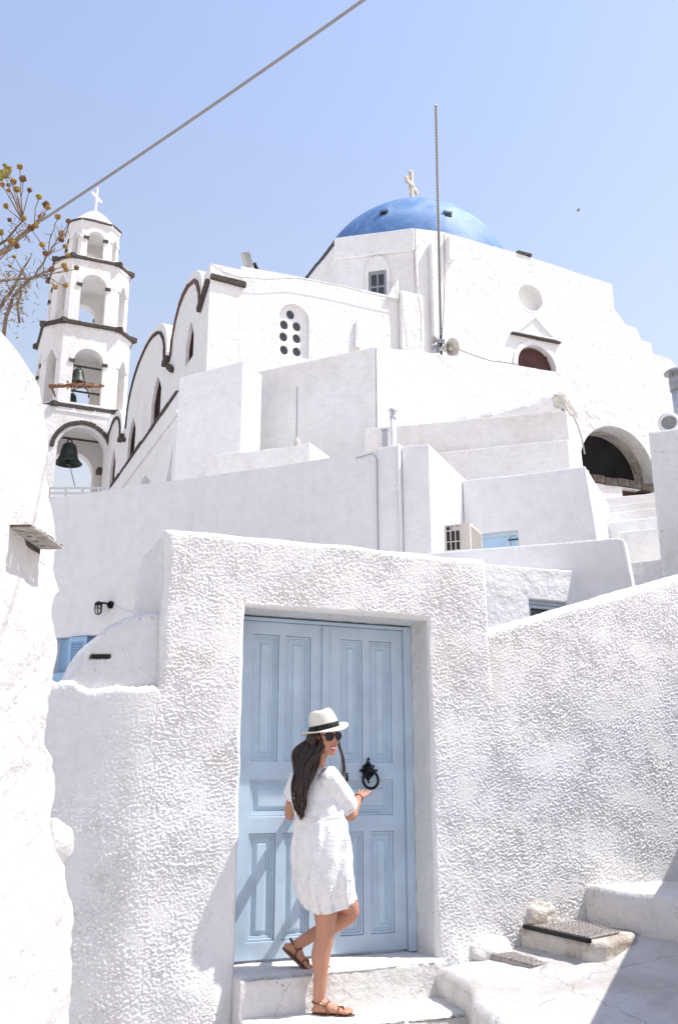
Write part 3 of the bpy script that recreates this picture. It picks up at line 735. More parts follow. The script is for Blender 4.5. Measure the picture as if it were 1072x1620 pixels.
# wall lamp
lu, lz = A.hit(166, 962); lamp = thing('wall_lamp', 'small black caged bulkhead lamp on the long shaded wall', 'lamp', A.pt(lu + .1, 0, lz + .05))
mu, mz = A.hit(176, 957)
mk('mount', xf(lathe([(.0, 0), (.052, .0), (.055, .02), (.045, .035), (0, .035)], 16), A.mat(mu, 0, mz) @ Matrix.Rotation(R(90), 4, 'X')), 'iron', lamp, smooth=False, bevel=.003)
mk('arm', tube([A.pt(mu, .02, mz), A.pt(mu - .02, .09, mz + .01), A.pt(lu + .02, .13, mz + .015), A.pt(lu, .14, mz - .005)], .014, 8), 'iron', lamp, smooth=True)
Tl = A.mat(lu, .14, lz)
mk('cap', xf(lathe([(0, .075), (.02, .07), (.05, .045), (.058, .02), (.05, .015), (0, .015)], 16), Tl), 'iron', lamp)
mk('lamp_glass', xf(lathe([(0, .014), (.038, .014), (.040, -.06), (.03, -.09), (0, -.10)], 16), Tl), simple('frosted_lamp_glass', (.62, .60, .52), .25, 0, .05, 20), lamp, smooth=True)
cg = G2()
for k in range(6):
    a = math.pi * k / 3; cg.add(tube([Tl @ Vector((r * math.cos(a), r * math.sin(a), z)) for r, z in ((.05, .02), (.050, -.065), (.036, -.10), (0, -.115))], .0055, 5))
cg.add(ring_tube([Tl @ Vector((.051 * math.cos(t), .051 * math.sin(t), -.03)) for t in np.linspace(0, 2 * math.pi, 17)[:-1]], .005, 5))
mk('cage', cg.geo, 'iron', lamp)
mk('lamp_cable', tube([A.pt(mu + .04, .012, mz - .01), A.pt(mu + .2, .012, mz - .08), A.pt(mu + .42, .015, mz - .15)], .008, 5), 'paintpipe', lamp)

hB = thing('chimney_house', 'tall white house block with pipes and a bright sunlit side', 'house', A.pt(uA2, -1, 0))
building(hB, A, [(uA1 + .004, 0), (uA2, 0), (uA2, 5.70), (uA1 + .004, zA + .03)], .03, backA - 1)
building(hB, A, [(uA2 + .004, 0), (uA3, 0), (uA3, 5.655), (uA2 + .004, 5.69)], 0, backA - 1, bevel=.02)
mk('wall_pipe', tube([A.pt(uA2 - .012, .05, 3), A.pt(uA2 - .012, .05, 5.69)], .018, 8), 'paintpipe', hB, smooth=True)
cu, cz = A.hit(596, 716, .04)
mk('wall_cable', tube([A.pt(cu - .30, .012, cz - .02), A.pt(cu - .06, .03, cz + .0), A.pt(cu + .0, .045, cz - .08), A.pt(cu + .005, .045, 3.0)], .007, 5), 'greymetal', hB)
# roof pipe with a cap, and a short stub beside it
ru, rz_ = A.hit(622, 703, -.3)
vp = thing('roof_vent_pipe', 'slim white flue pipe with flat cap on the roof of the chimney block', 'vent pipe', A.pt(ru, -.3, 5.6))
zt = A.hit(622, 650, -.3)[1]
mk('pipe', tube([A.pt(ru, -.3, 5.4), A.pt(ru, -.3, zt - .03)], .036, 12), 'paintpipe', vp, smooth=True)
mk('cap', xf(lathe([(0, .02), (.065, .014), (.07, 0), (.04, -.012), (0, -.012)], 14), A.mat(ru, -.3, zt)), 'metal', vp)
mk('collar', xf(lathe([(0, .015), (.046, .015), (.046, -.015), (0, -.015)], 12), A.mat(ru, -.3, zt - .1)), 'metal', vp)
s_ = thing('roof_stub', 'short square white stub beside the slim flue pipe', 'chimney stub', A.pt(ru - .12, -.35, 5.6))
qu = A.hit(609, 690, -.35)[0]; qz = A.hit(609, 681, -.35)[1]
mk('stub', fbox(A, qu - .045, qu + .045, -.42, -.33, 5.3, qz), 'metal', s_, bevel=.008)
mk('stub_rim', fbox(A, qu - .052, qu + .052, -.427, -.323, qz + .001, qz + .02), 'metal', s_, bevel=.004)
# recessed white house between, with window
uB1 = A.hit(925, 738, backA)[0]
wB = [A.hit(x, y, backA) for x, y in ((762, 865), (820, 865), (820, 838), (762, 843))]
hC = thing('recessed_house', 'plain white house block set back with a narrow blue window low down', 'house', A.pt(5.5, backA - 1, 0))
wu0, wu1, wz0, wz1 = wB[0][0] - .18, wB[1][0], 4.3, wB[2][1]
building(hC, A, [(uA3 + .004, 0), (uB1 + .15, 0), (uB1 + .08, 4.6), (uB1, 5.57), (uA3 + .004, 5.59)], backA, backA - 3.0, [[(wu0, wz0), (wu1, wz0), (wu1, wz1), (wu0, wz1)]], .14)
wn = mk('window', prism(A, [(wu0, wz0), (wu1, wz0), (wu1, wz1), (wu0, wz1)], backA - .06, backA - .11, [[(wu0 + .05, wz0 + .05), (wB[0][0] + .33, wz0 + .05), (wB[0][0] + .33, wz1 - .05), (wu0 + .05, wz1 - .05)], [(wB[0][0] + .36, wz0 + .05), (wu1 - .04, wz0 + .05), (wu1 - .04, wz1 - .05), (wB[0][0] + .36, wz1 - .05)]]), 'win_blue', hC, bevel=.004)
mk('pane', prism(A, [(wu0 + .02, wz0 + .02), (wu1 - .02, wz0 + .02), (wu1 - .02, wz1 - .02), (wu0 + .02, wz1 - .02)], backA - .085, backA - .095), simple('pale_shutter_panel', (.42, .60, .80), .3, 0, .05, 6), wn)
mk('handle', fbox(A, wB[0][0] + .34, wB[0][0] + .48, backA - .055, backA - .045, wz1 - .12, wz1 - .105), 'iron', wn)

# parapet house with the air conditioner in front
Cc = Fr(-24, 770, 868, 9.8)
hD = thing('parapet_house', 'low white parapet wall below the air conditioner, sloping off at its right end', 'house', Cc.pt(.5, -1, 0))
cp = poly_px(Cc, [(975, 850), (986, 853), (991, 878), (998, 915)])
building(hD, Cc, [(-1.6, 0), (cp[-1][0] + .1, 0), cp[3], cp[2], cp[1], cp[0], (-.3, 4.02), (-1.6, 4.05)], 0, -.25, bevel=.02)
mk('terrace_floor', fbox(Cc, -1.6, 1.3, -1.9, -.252, 3.0, 3.45), 'white', hD)
# air conditioner
acp = [A.hit(x, y, -.2) for x, y in ((702, 868), (741, 866), (702, 829))]
hAC = Fr(-24, 700, 868, 10.9)
a0 = hAC.hit(702, 850)[0]; a1 = hAC.hit(742, 850)[0]; az0 = hAC.hit(720, 872)[1]; az1 = hAC.hit(720, 829)[1]
ac = thing('air_conditioner', 'beige air conditioner unit with barred grille in the corner of the terrace', 'air conditioner', hAC.pt((a0 + a1) / 2, -.3, az0))
acd = -hAC.hitu(761, 850, a1)[0]
mk('casing', prism(hAC, [(a0, az0), (a1, az0), (a1, az1), (a0, az1)], 0, -.04, [[(a0 + .025, az0 + .02), (a0 + .20, az0 + .02), (a0 + .20, az1 - .02), (a0 + .025, az1 - .02)]]), 'beige', ac, bevel=.006)
mk('casing_back', fbox(hAC, a0 + .002, a1 - .012, -acd, -.041, az0, az1 - .002), 'beige', ac, bevel=.006)
mk('grille_recess', fbox(hAC, a0 + .02, a0 + .205, -.040, -.028, az0 + .015, az1 - .015), 'grille', ac)
for k in range(4):
    u = a0 + .025 + k * .058; mk('guard_bar', fbox(hAC, u - .005, u + .006, .001, .010, az0 + .02, az1 - .02), 'beige', ac)
for zz in (az0 + .11, az1 - .085): mk('guard_bar', fbox(hAC, a0 + .025, a0 + .205, .0102, .016, zz, zz + .010), 'beige', ac)
mk('name_strip', fbox(hAC, a0 + .095, a0 + .185, -.027, -.012, az1 - .062, az1 - .028), 'paintpipe', ac)
# perforated side: dark plate with a diagonal lattice in front
mk('side_backing', fbox(hAC, a1 - .011, a1 - .004, -acd + .03, -.05, az0 + .02, az1 - .03), 'grille', ac)
gs = G2(); n_ = 13
for k in range(n_ + 1):
    v = -.05 - (acd - .08) * k / n_; gs.add(fbox(hAC, a1 - .0035, a1 + .002, v - .004, v + .004, az0 + .02, az1 - .03))
    z = az0 + .02 + (az1 - az0 - .05) * k / n_; gs.add(fbox(hAC, a1 + .0022, a1 + .006, -acd + .03, -.05, z - .004, z + .004))
mk('side_mesh', gs.geo, 'beige', ac)
mk('side_rim', G2().add(fbox(hAC, a1 - .011, a1 + .008, -.049, -.001, az0, az1 + .001)).add(fbox(hAC, a1 - .011, a1 + .008, -acd, -acd + .03, az0, az1)).add(fbox(hAC, a1 - .011, a1 + .008, -acd + .031, -.050, az1 - .029, az1 + .001)).geo, 'beige', ac)

# small house just behind the boundary wall with its window
D = Fr(23.3, 775, 893, 9)
dp = poly_px(D, [(917, 903), (922, 922), (935, 940), (948, 945)])
wd = [D.hit(x, y) for x, y in ((836, 948), (898, 952))]
hE = thing('corner_house', 'small white house behind the boundary wall with a half hidden blue framed window', 'house', D.pt(.5, -1, 0))
wu0, wu1, wz1 = wd[0][0], wd[1][0], wd[0][1]
building(hE, D, [(-1.5, 0), (1.75, 0), (1.75, dp[3][1] - .02), dp[3], dp[2], dp[1], dp[0], (-1.5, 3.64)], 0, -.9, [[(wu0, 2.5), (wu1, 2.5), (wu1, wz1), (wu0, wz1)]], .22, bevel=.015)
wn = mk('window', prism(D, [(wu0, 2.5), (wu1, 2.5), (wu1, wz1), (wu0, wz1)], -.05, -.10, [[(wu0 + .03, 2.6), (wu1 - .03, 2.6), (wu1 - .03, wz1 - .035), (wu0 + .03, wz1 - .035)]]), 'win_blue', hE, bevel=.004)
mk('inner_frame', prism(D, [(wu0 + .032, 2.6), (wu1 - .032, 2.6), (wu1 - .032, wz1 - .037), (wu0 + .032, wz1 - .037)], -.065, -.11, [[(wu0 + .06, 2.64), (wu1 - .06, 2.64), (wu1 - .06, wz1 - .07), (wu0 + .06, wz1 - .07)]]), 'win_blue', wn, bevel=.004)
mk('pane', prism(D, [(wu0 + .05, 2.55), (wu1 - .05, 2.55), (wu1 - .05, wz1 - .05), (wu0 + .05, wz1 - .05)], -.115, -.125), 'glass', wn)

# white stair flights climbing on the right
Sf = Fr(-24, 985, 900, 11.5)
stw = thing('outside_stair', 'white outside stair climbing between the houses toward the dark arch', 'stairs', Sf.pt(.5, 0, 2.5))
def stp(px0, px1, py, depth_v, zdown, extra=2.0, name='step'):
    a = Sf.hit(px0, py, depth_v); b = Sf.hit(px1, py, depth_v); z = (a[1] + b[1]) / 2
    return mk(name, prism(Sf, wob([(a[0], z - zdown), (b[0], z - zdown), (b[0], z), (a[0], z)], .01, .3), depth_v, depth_v - extra), 'white_warm', stw, bevel=.02, seg=3)
stp(915, 1120, 948, .9, 2.5); stp(930, 1120, 932, .55, 2.5); stp(982, 1140, 902, .2, 2.5); stp(985, 1140, 884, -.15, 2.6); stp(975, 1045, 838, -.9, 2.6)
for k, (x0, y0) in enumerate(((930, 822), (938, 808), (942, 796), (946, 784))):
    stp(x0, 1050, y0, -1.3 - .32 * k, 2.6)
# stuccoed pillar block at the right edge, with its chimney and round vent
Pf = Fr(-24, 1035, 780, 10.2)
pz = Pf.hit(1036, 681)[1]; pl_ = thing('side_house', 'white stucco house corner at the right edge carrying a metal flue', 'house', Pf.pt(1, -1, 0))
building(pl_, Pf, [(0, 0), (3.2, 0), (3.2, pz + .02), (-.01, pz)], 0, -1.4, mat='stucco_smooth', bevel=.03)
def flue():
    f0 = Pf.hit(1072, 640, -.45)[0] + .01; zb = pz - .1; t = thing('metal_flue', 'grey metal flue with a flat cowl at the right edge', 'flue', Pf.pt(f0, -.45, pz))
    z1 = Pf.hit(1066, 585, -.45)[1]; zc = Pf.hit(1066, 607, -.45)[1]
    mk('pipe', tube([Pf.pt(f0 + .02, -.45, zb), Pf.pt(f0 + .01, -.45, zc)], .085, 18), 'metal', t, smooth=True)
    mk('collar', xf(lathe([(0, .06), (.098, .06), (.10, .05), (.098, -.10), (0, -.10)], 18), Pf.mat(f0 + .01, -.45, zc)), 'greymetal', t)
    g = G2()
    for k in range(8):
        a = math.pi * k / 4; g.add(xf(box(.075, .085, -.012, .012, .06, .13), Pf.mat(f0 + .01, -.45, zc) @ Matrix.Rotation(a, 4, 'Z')))
    mk('cowl_strut', g.geo, 'greymetal', t)
    mk('cowl', xf(lathe([(0, .17), (.11, .165), (.15, .135), (.15, .122), (0, .128)], 20), Pf.mat(f0 + .01, -.45, zc)), 'greymetal', t)
    cv = Fr(-24, 1056, 668, 10.35); c = cv.hit(1057, 668); t2 = thing('round_vent', 'round white roof vent with dark louvred face beside the metal flue', 'vent', cv.pt(c[0], 0, pz))
    Tm = cv.mat(c[0], .0, c[1]) @ Matrix.Rotation(R(90), 4, 'X')
    mk('housing', xf(lathe([(0, -.28), (.115, -.28), (.125, 0), (.10, .012), (.085, .0), (.085, -.06), (0, -.06)], 24), Tm), 'paintpipe', t2, smooth=False)
    g = G2()
    for k in range(5): g.add(xf(box(-.08, .08, -.055 + .026 * k - .006, -.055 + .026 * k + .006, -.03, -.018), Tm))
    mk('louvre', g.geo, 'greymetal', t2); mk('base', fbox(cv, c[0] - .09, c[0] + .09, -.27, -.02, pz - .05, c[1] - .10), 'paintpipe', t2)
flue()

# ledge wall E with its coping lamp
E_ = Fr(-24, 895, 650, 15)
hF = thing('stepped_roof_house', 'wide white house with two stepped parapets below the church terrace', 'house', E_.pt(-1, -1, 0))
e1 = E_.hit(905, 735)
building(hF, E_, [(-3.7, 0), (.12, 0), (.06, 6.4), (0, 7.70), (-3.7, 7.95)], 0, -1.15, mat='white_warm', bevel=.025)
building(hF, E_, [(-3.6, 0), (.10, 0), (.05, 7.06), (-3.6, 7.20)], .32, .0015, mat='white_warm', bevel=.02)
# rough vaulted roof rising behind it
def vault():
    v0, v1 = -2.6, -1.16; n = 30
    pts = [E_.hit(x, y, -1.3) for x, y in ((640, 668), (700, 664), (740, 655), (800, 642), (850, 628), (875, 618), (893, 622))]
    tu = np.array([p[0] for p in pts]); tz = np.array([p[1] for p in pts])
    us = axis(tu[0] - .3, tu[-1], .06); vs = axis(v0, v1, .06); U, Vv = np.meshgrid(us, vs, indexing='ij')
    Z = np.interp(U, tu, tz) + .04 * pn(U / .3, Vv / .3) + .02 * pn(U / .1, Vv / .1)
    Z = Z - rnd(v1 - Vv, .2)
    grid_mesh('vault_roof', wxyz(E_, U, Vv, Z), None, 'white_warm', hF)
    zz = axis(0, 1, .05); U2, Q = np.meshgrid(us, zz, indexing='ij'); top = np.interp(U2, tu, tz) - .2
    grid_mesh('vault_front', wxyz(E_, U2, np.full_like(U2, v1) + .03 * pn(U2 / .3, Q * 4), 6.5 + (top - 6.5) * Q), None, 'white_warm', hF)
vault()
bu, bz = E_.hit(888, 648, -.2)
bl = thing('bagged_lamp', 'floodlight wrapped in pale plastic at the corner of the stepped parapet', 'lamp', E_.pt(bu, -.2, 7.7))
gg = ellipsoid((0, 0, 0), (.15, .13, .17), 20, 14); vv_ = []
for v in gg[0]: vv_.append(v * (1 + .35 * mnoise.noise(v * 11) + .15 * mnoise.noise(v * 27)) * (1.0 if v.z > 0 else .86))
mk('wrapped_head', xf((vv_, gg[1]), Matrix.Translation(E_.pt(bu, -.2, bz + .16))), 'bag', bl, smooth=True)
mk('neck', tube([E_.pt(bu + .02, -.2, 7.6), E_.pt(bu + .02, -.2, bz + .1)], .03, 8), 'greymetal', bl)
cpt = [E_.hit(x, y, .05) for x, y in ((897, 648), (905, 655), (914, 675), (920, 695), (924, 718))]
mk('hanging_cable', tube([E_.pt(bu + .05, -.15, bz + .1)] + [E_.pt(max(u, .03), .05, z) for u, z in cpt], .012, 5), 'greymetal', bl)

# small step wall and block S
S = Fr(-24, 340, 590, 18)
uS0, uS1 = S.hit(283, 600)[0], S.hit(385, 570)[0]
hG = thing('square_annex', 'square white annex below the church with bright narrow right side', 'annex', S.pt(0, -1, 0))
building(hG, S, [(uS0, 0), (uS1, 0), (uS1, 9.9), (uS0, 9.80)], 0, -.80, bevel=.03)
ln_ = thing('low_parapet', 'low rough white parapet in front of the square annex', 'parapet', S.pt(1, .8, 0))
Sp = Fr(-24, 490, 700, 16.5)
p0, p1 = Sp.hit(326, 722), Sp.hit(490, 699); p2 = Sp.hitu(523, 722, p1[0])
mk('wall', prism(Sp, wob([(p0[0], 0), (p1[0], 0), (p1[0], p1[1]), (p0[0], p0[1])], .03, .3), 0, p2[0]), 'white_warm', ln_, bevel=.03)
# thin aerial pole on it
ap = thing('aerial_pole', 'thin grey pole with a lashed base on the low parapet', 'pole', Sp.pt(Sp.hit(469, 700, -.25)[0], -.25, p1[1]))
au = Sp.hit(469, 700, -.25)[0]; azt = Sp.hit(469, 612, -.25)[1]
mk('pole', tube([Sp.pt(au, -.25, p1[1] - .3), Sp.pt(au, -.25, azt)], .014, 8), 'greymetal', ap)
mk('rag', xf(ellipsoid((0, 0, 0), (.07, .05, .13), 12, 8), Sp.mat(au, -.25, p1[1] + .1)), 'bag', ap, smooth=True)
mk('base_block', fbox(Sp, au - .1, au + .1, -.35, -.15, p1[1] - .1, p1[1] + .03), 'white_warm', ap, bevel=.01)

# wall W and terrace H below the church
W = Fr(-24, 500, 570, 18.5)
uW0, uW1 = W.hit(413, 587)[0], W.hit(594, 548)[0]
cW = W.pt(uW1, 0, 10.317)
H = Fr(23.3, 594, 548, cW.y)
tr = thing('church_terrace', 'high white terrace walls meeting at a corner below the church, with a dark vaulted arch', 'terrace', H.pt(2, -1, 0))
# two walls that share the corner: polygon plan
def plan_block(name, fr_pts, z1f, z0, m, parent, bevel=.03):
    n = len(fr_pts); V = [Vector((p.x, p.y, z1f(i))) for i, p in enumerate(fr_pts)] + [Vector((p.x, p.y, z0)) for p in fr_pts]
    return mk(name, (V, [list(range(n)), list(range(2 * n - 1, n - 1, -1))] + [[i, (i + 1) % n, n + (i + 1) % n, n + i] for i in range(n)]), m, parent, bevel=bevel)
wp = [W.pt(uW0 - 1.8, 0, 0), cW, H.pt(.02, -3.4, 0), W.pt(uW0 - 1.8, -3.0, 0)]
plan_block('west_wall', wp, lambda i: [10.25, 10.317, 10.317, 10.25][i], 0, M['white_far'], tr)
# right wall with arch
ar = arch(5.02, 7.08, 8.0, 8.46, 20, rise=1.02)
hp = [(.012, 0), (4.78, 0), (4.78, 10.57), (3.0, 10.50), (1.588, 10.43), (.012, 10.317)]
building(tr, H, hp, 0, -3.4, mat='white_far', name='terrace_wall')
hp2 = [(4.784, 0), (9.5, 0), (9.5, 10.98), (7.79, 10.93), (4.784, 10.56)]
cut = arch(5.02, 7.08, 7.55, 8.46, 20, rise=1.02)
o = mk('arch_wall', prism(H, hp2, -.02, -.40, [cut]), 'white_far', tr)
mk('vault_lining', prism(H, [(4.9, 7.2), (7.25, 7.2), (7.25, 9.75), (4.9, 9.75)], -.402, -3.4, [[(u, z) for u, z in arch(5.02, 7.10, 7.4, 8.46, 20, rise=1.02)]]), 'plasterstain', tr)  # cement tone here darkens the lining in place of the vault's inner shade
mk('vault_shade_sheet', prism(H, [(4.9, 7.2), (7.25, 7.2), (7.25, 9.75), (4.9, 9.75)], -.72, -.82), 'dark', tr)  # black sheet just inside the arch, painted depth of shade
mk('terrace_roof', fbox(H, 4.784, 9.5, -3.4, -.401, 9.76, 10.5), 'white_far', tr)
mk('side_mass', fbox(H, 7.26, 9.5, -3.4, -.401, 0, 9.755), 'white_far', tr)
# stone ledge across the arch, white infill with a lower dark window
a0_ = H.hit(924, 762, .0); lz0 = H.hit(980, 768, 0)[1]; lz1 = H.hit(980, 757, 0)[1]
st = mesh_from(*box(0, .325, -.02, .30, 0, max(.10, lz1 - lz0)), 'ledge_stone'); st.materials.append(M['darkstone'])
for k in range(7): place('ledge_stone', st, H.mat(4.98 + .34 * k, -.03, lz0 + .015 * math.sin(k * 2.3)) @ Matrix.Rotation(R(random.uniform(-1, 1)), 4, 'Y'), tr)
oz = [H.hit(x, y, -.06) for x, y in ((985, 796), (985, 771))]
infill = [(4.9, 6.2), (7.6, 6.2), (7.6, lz0 - .004), (4.9, lz0 - .004)]
mk('infill_wall', prism(H, infill, -.06, -.30, [[(oz[0][0], 6.6), (7.5, 6.6), (7.5, oz[1][1]), (oz[0][0], oz[1][1])]]), 'white_far', tr)
mk('window_recess', prism(H, [(oz[0][0], 6.6), (7.5, 6.6), (7.5, oz[1][1]), (oz[0][0], oz[1][1])], -.26, -.29), 'wood', tr)
mk('old_plank', fbox(H, oz[0][0] + .25, 7.45, -.20, -.12, oz[0][1] + .1, oz[0][1] + .22), 'oldwood', tr)
mk('stone_bracket', fbox(H, 4.86, 5.06, .0, .20, lz0 + .02, lz0 + .17), 'white_far', tr, bevel=.02)

# =================================================================== CHURCH
K = Fr(23.3, 330, 500, 24)
ch = thing('church', 'whitewashed church with blue dome and scalloped west front', 'church', K.pt(7, -4, 0))
# --- nave block with the seven-hole window
KW = [K.hit(465, 522)]
nz0, nz1 = K.hit(465, 564)[1], K.hit(465, 481)[1]; nu0, nu1 = K.hit(441, 522)[0], K.hit(489, 522)[0]
niche = arch(nu0, nu1, nz0, nz1 - (nu1 - nu0) / 2, 14)
nave = [(.905, 0), (6.53, 0), (6.53, 16.07), (3.0, 16.04), (.905, 15.97)]
building(ch, K, nave, 0, -9, [niche], .22, mat='white_far', name='nave_wall')
holes = []
for x, y in ((460, 496), (450, 512), (470, 515), (449, 531), (470, 534), (450, 552), (470, 555)):
    h = K.hit(x, y); holes.append(circ(h[0] + .03, h[1] + .03, .128, 16, .150))
mk('pierced_screen', prism(K, [(nu0 + .0, nz0), (nu1 - .0, nz0)] + niche[2:], -.12, -.19, holes), 'white_far', ch)
for k, h in enumerate(holes):
    cu_ = sum(p[0] for p in h) / 16; cz_ = sum(p[1] for p in h) / 16
    gm = mesh_from(*rings([[Vector((.13 * math.cos(2 * math.pi * j / 16), y, .155 * math.sin(2 * math.pi * j / 16))) for j in range(16)] for y in (0, .02)]), 'round_pane') if k == 0 else gm
    if k == 0: gm.materials.append(M['glass'])
    place('round_pane', gm, K.mat(cu_, -.185, cz_), ch)
# --- scalloped west front, seen edge-on: profile in (v, z) on the plane u = 0
class Side:
    """frame of the wall that looks along -u of another frame: local u' = -v, v' = -u"""
    def __init__(s, fr, u0): s.fr = fr; s.u0 = u0
    def pt(s, a, b, z): return s.fr.pt(s.u0 - b, a, z)
    def mat(s, a=0, b=0, z=0):
        p = s.pt(a, b, z); n = s.fr.n; u = s.fr.u
        return Matrix(((n[0], u[0], 0, p.x), (n[1], u[1], 0, p.y), (0, 0, 1, p.z), (0, 0, 0, 1)))
SW = Side(K, 0)
def arc(v0, v1, z, peak, n=14):
    c = (v0 + v1) / 2; r = (v1 - v0) / 2
    return [(c + r * math.cos(math.pi * i / n), z + (peak - z) * max(0, math.sin(math.pi * i / n)) ** .85) for i in range(n + 1)]
fz = 15.25
prof = [(-17.2, 0), (0, 0), (0, 15.85), (-.75, 15.85)] + arc(-4.75, -.80, 15.2, 16.75)[0:] + arc(-12.2, -5.2, 15.35, 17.45) + arc(-17.0, -12.9, 15.2, 16.75)
wins = []
for v0, v1, zb, zt in ((-2.50, -1.60, 13.68, 15.0), (-7.2, -5.75, 11.3, 15.0), (-11.3, -9.9, 11.3, 15.0), (-15.0, -13.9, 11.3, 15.0)):
    wins.append(arch(v0, v1, zb, zt - .7, 10, rise=.7, pointed=True))
g = G2()
a_ = prism(SW, prof, .0, -.25, wins, back=False); b_ = prism(SW, prof, -.25, -.9)
g.add(a_); g.add(b_); mk('west_front', g.geo, 'white_far', ch)
for w_ in wins:
    us_ = [p[0] for p in w_]; zs_ = [p[1] for p in w_]
    f = mk('window', prism(SW, w_, -.10, -.16, [[(c[0] * .8 + .2 * sum(us_) / len(us_), c[1] * .86 + .14 * sum(zs_) / len(zs_)) for c in w_]]), 'wood', ch)
    mk('pane', prism(SW, w_, -.17, -.2), 'dark', f)
# barrel roofs behind the scallops (white strips seen past the edge)
for v0, v1, z, pk in ((-4.75, -.80, 15.2, 16.75), (-12.2, -5.2, 15.35, 17.45), (-17.0, -12.9, 15.2, 16.75)):
    ap_ = [(v0 + .15, 10)] + [(v1 - .15, 10)] + [(a * 1 + (v0 + v1) / 2 * 0, b - .12) for a, b in arc(v0 + .15, v1 - .15, z, pk)]
    mk('barrel_roof', prism(SW, ap_, -.9, -2.3), 'white_far', ch, bevel=.05)
# dark stone moulding following the scallops, stone by stone
stone = mesh_from(*box(-.5, .5, -.5, .5, -.5, .5), 'moulding_stone'); stone.materials.append(M['darkstone'])
bm = bmesh.new(); bm.from_mesh(stone); bmesh.ops.bevel(bm, geom=bm.edges[:], offset=.08, segments=1, affect='EDGES'); bm.to_mesh(stone); bm.free()
stone2 = stone.copy(); stone2.materials.clear(); stone2.materials.append(M['redstone'])
def course(parent, side, pts, out0, out1, th, maxlen=.62, me=stone, name='moulding_stone'):
    """row of stones along a 2-D path on a wall; path points are (a, z)"""
    P_ = [Vector((p[0], p[1], 0)) for p in pts]
    for i in range(len(P_) - 1):
        d = P_[i + 1] - P_[i]; Ln = d.length; k = max(1, int(round(Ln / maxlen)))
        for j in range(k):
            c = P_[i] + d * ((j + .5) / k); ang = math.atan2(d.y, d.x)
            base = side.mat(c.x, (out0 + out1) / 2 + random.uniform(-.012, .012), c.y + random.uniform(-.012, .012))
            S_ = Matrix.Diagonal((Ln / k * .985, out1 - out0, th * random.uniform(.9, 1.1), 1))
            place(name, me, base @ Matrix.Rotation(-ang, 4, 'Y') @ S_, parent)
def off(ptsl, dz): return [(a, z + dz) for a, z in ptsl]
def arc_in(v0, v1, z, pk, n=14): return [(a, b - .30) for a, b in arc(v0 + .22, v1 - .22, z, pk, n)]
course(ch, SW, arc_in(-4.75, -.8, 15.2, 16.75, 9), -.02, .06, .13, 9, stone2)
course(ch, SW, arc_in(-12.2, -5.2, 15.35, 17.45, 13), -.02, .06, .11, 9)
course(ch, SW, arc_in(-17.0, -12.9, 15.2, 16.75, 9), -.02, .06, .11, 9)
course(ch, SW, [(-.95, 14.80), (-.02, 15.32)], -.02, .12, .17)
course(ch, SW, [(-5.2, 14.9), (-4.6, 14.9)], -.02, .16, .18); course(ch, SW, [(-4.6, 14.6), (-4.0, 14.2)], -.02, .14, .16)
course(ch, SW, [(-12.9, 14.85), (-12.2, 14.85)], -.02, .16, .18); course(ch, SW, [(-12.2, 14.7), (-11.8, 14.5)], -.02, .14, .16)
course(ch, SW, [(-17.6, 14.9), (-17.0, 14.9)], -.02, .24, .24)
course(ch, K, [(.0, 15.42), (1.05, 15.36)], -.02, .10, .17)
# low annex running along the west front
anz = thing('side_annex', 'low white annex along the church west front with a dark sloping coping and niches', 'annex', K.pt(-1.2, -3, 0))
SA = Side(K, -1.5)
nic = [[SWp for SWp in [K.hitu(*p, -1.5) for p in ((262, 765), (270, 765), (275, 697))]], [K.hitu(*p, -1.5) for p in ((222, 772), (238, 772), (237, 760), (230, 752), (224, 760))]]
an_p = [(-5.5, 0), (3.4, 0), (3.4, 10.34), (-5.5, 10.5)]
g = G2(); g.add(prism(SA, an_p, 0, -.3, nic, back=False)); g.add(prism(SA, an_p, -.3, -1.49)); mk('wall', g.geo, 'white_far', anz)
course(anz, SA, [(-5.4, 10.54), (3.2, 10.39)], -.25, .04, .09, .8, stone, 'coping_stone')
mk('cap_strip', prism(SA, [(-5.4, 9.9), (3.4, 9.75), (3.4, 9.87), (-5.4, 10.02)], .06, .001), 'white_far', anz, bevel=.02)

# --- tall crossing mass with chamfered corner, stepped right shoulder
DZ = 18.56
pts_plan = [(6.56, 0), (4.56, -1.46), (4.56, -7.3), (6.6, -9.0), (14.2, -9.0), (14.2, -.5), (6.56, -.5)]
ms = plan_block('crossing_mass', [K.pt(u, v, 0) for u, v in pts_plan], lambda i: DZ, 0, M['white_far'], ch, bevel=.05)
front = [(6.56, 0), (16.8, 0), (16.8, 15.65), (16.55, 15.9), (15.78, 15.98), (15.74, 16.36), (15.33, 16.40), (15.17, 16.82), (14.70, 16.86), (14.27, 17.38), (14.26, 18.32), (10.5, 18.62), (7.6, 18.72), (6.56, DZ + .03)]
cc = K.hit(836, 473); circ_n = circ(cc[0], cc[1], .47, 24, .47)
dr_ = arch(10.15, 11.62, 13.6, 14.62, 16, rise=.72)
building(ch, K, front, .10, -.85, [circ_n, dr_], .26, mat='white_far', name='south_wall', bevel=.02)
mk('chapel_door', prism(K, arch(10.2, 11.57, 13.65, 14.60, 16, rise=.70), -.08, -.14), 'wood', ch)
pm = mesh_from(*box(0, .04, 0, .02, 0, 1.55), 'door_batten'); pm.materials.append(M['wood'])
for k in range(7): place('door_batten', pm, K.mat(10.32 + .18 * k, -.075, 13.65), ch)
mk('door_surround', prism(K, arch(10.0, 11.77, 13.6, 14.62, 16, rise=.88), .135, .101, [arch(10.15, 11.62, 13.65, 14.60, 16, rise=.72)]), 'white_far', ch)
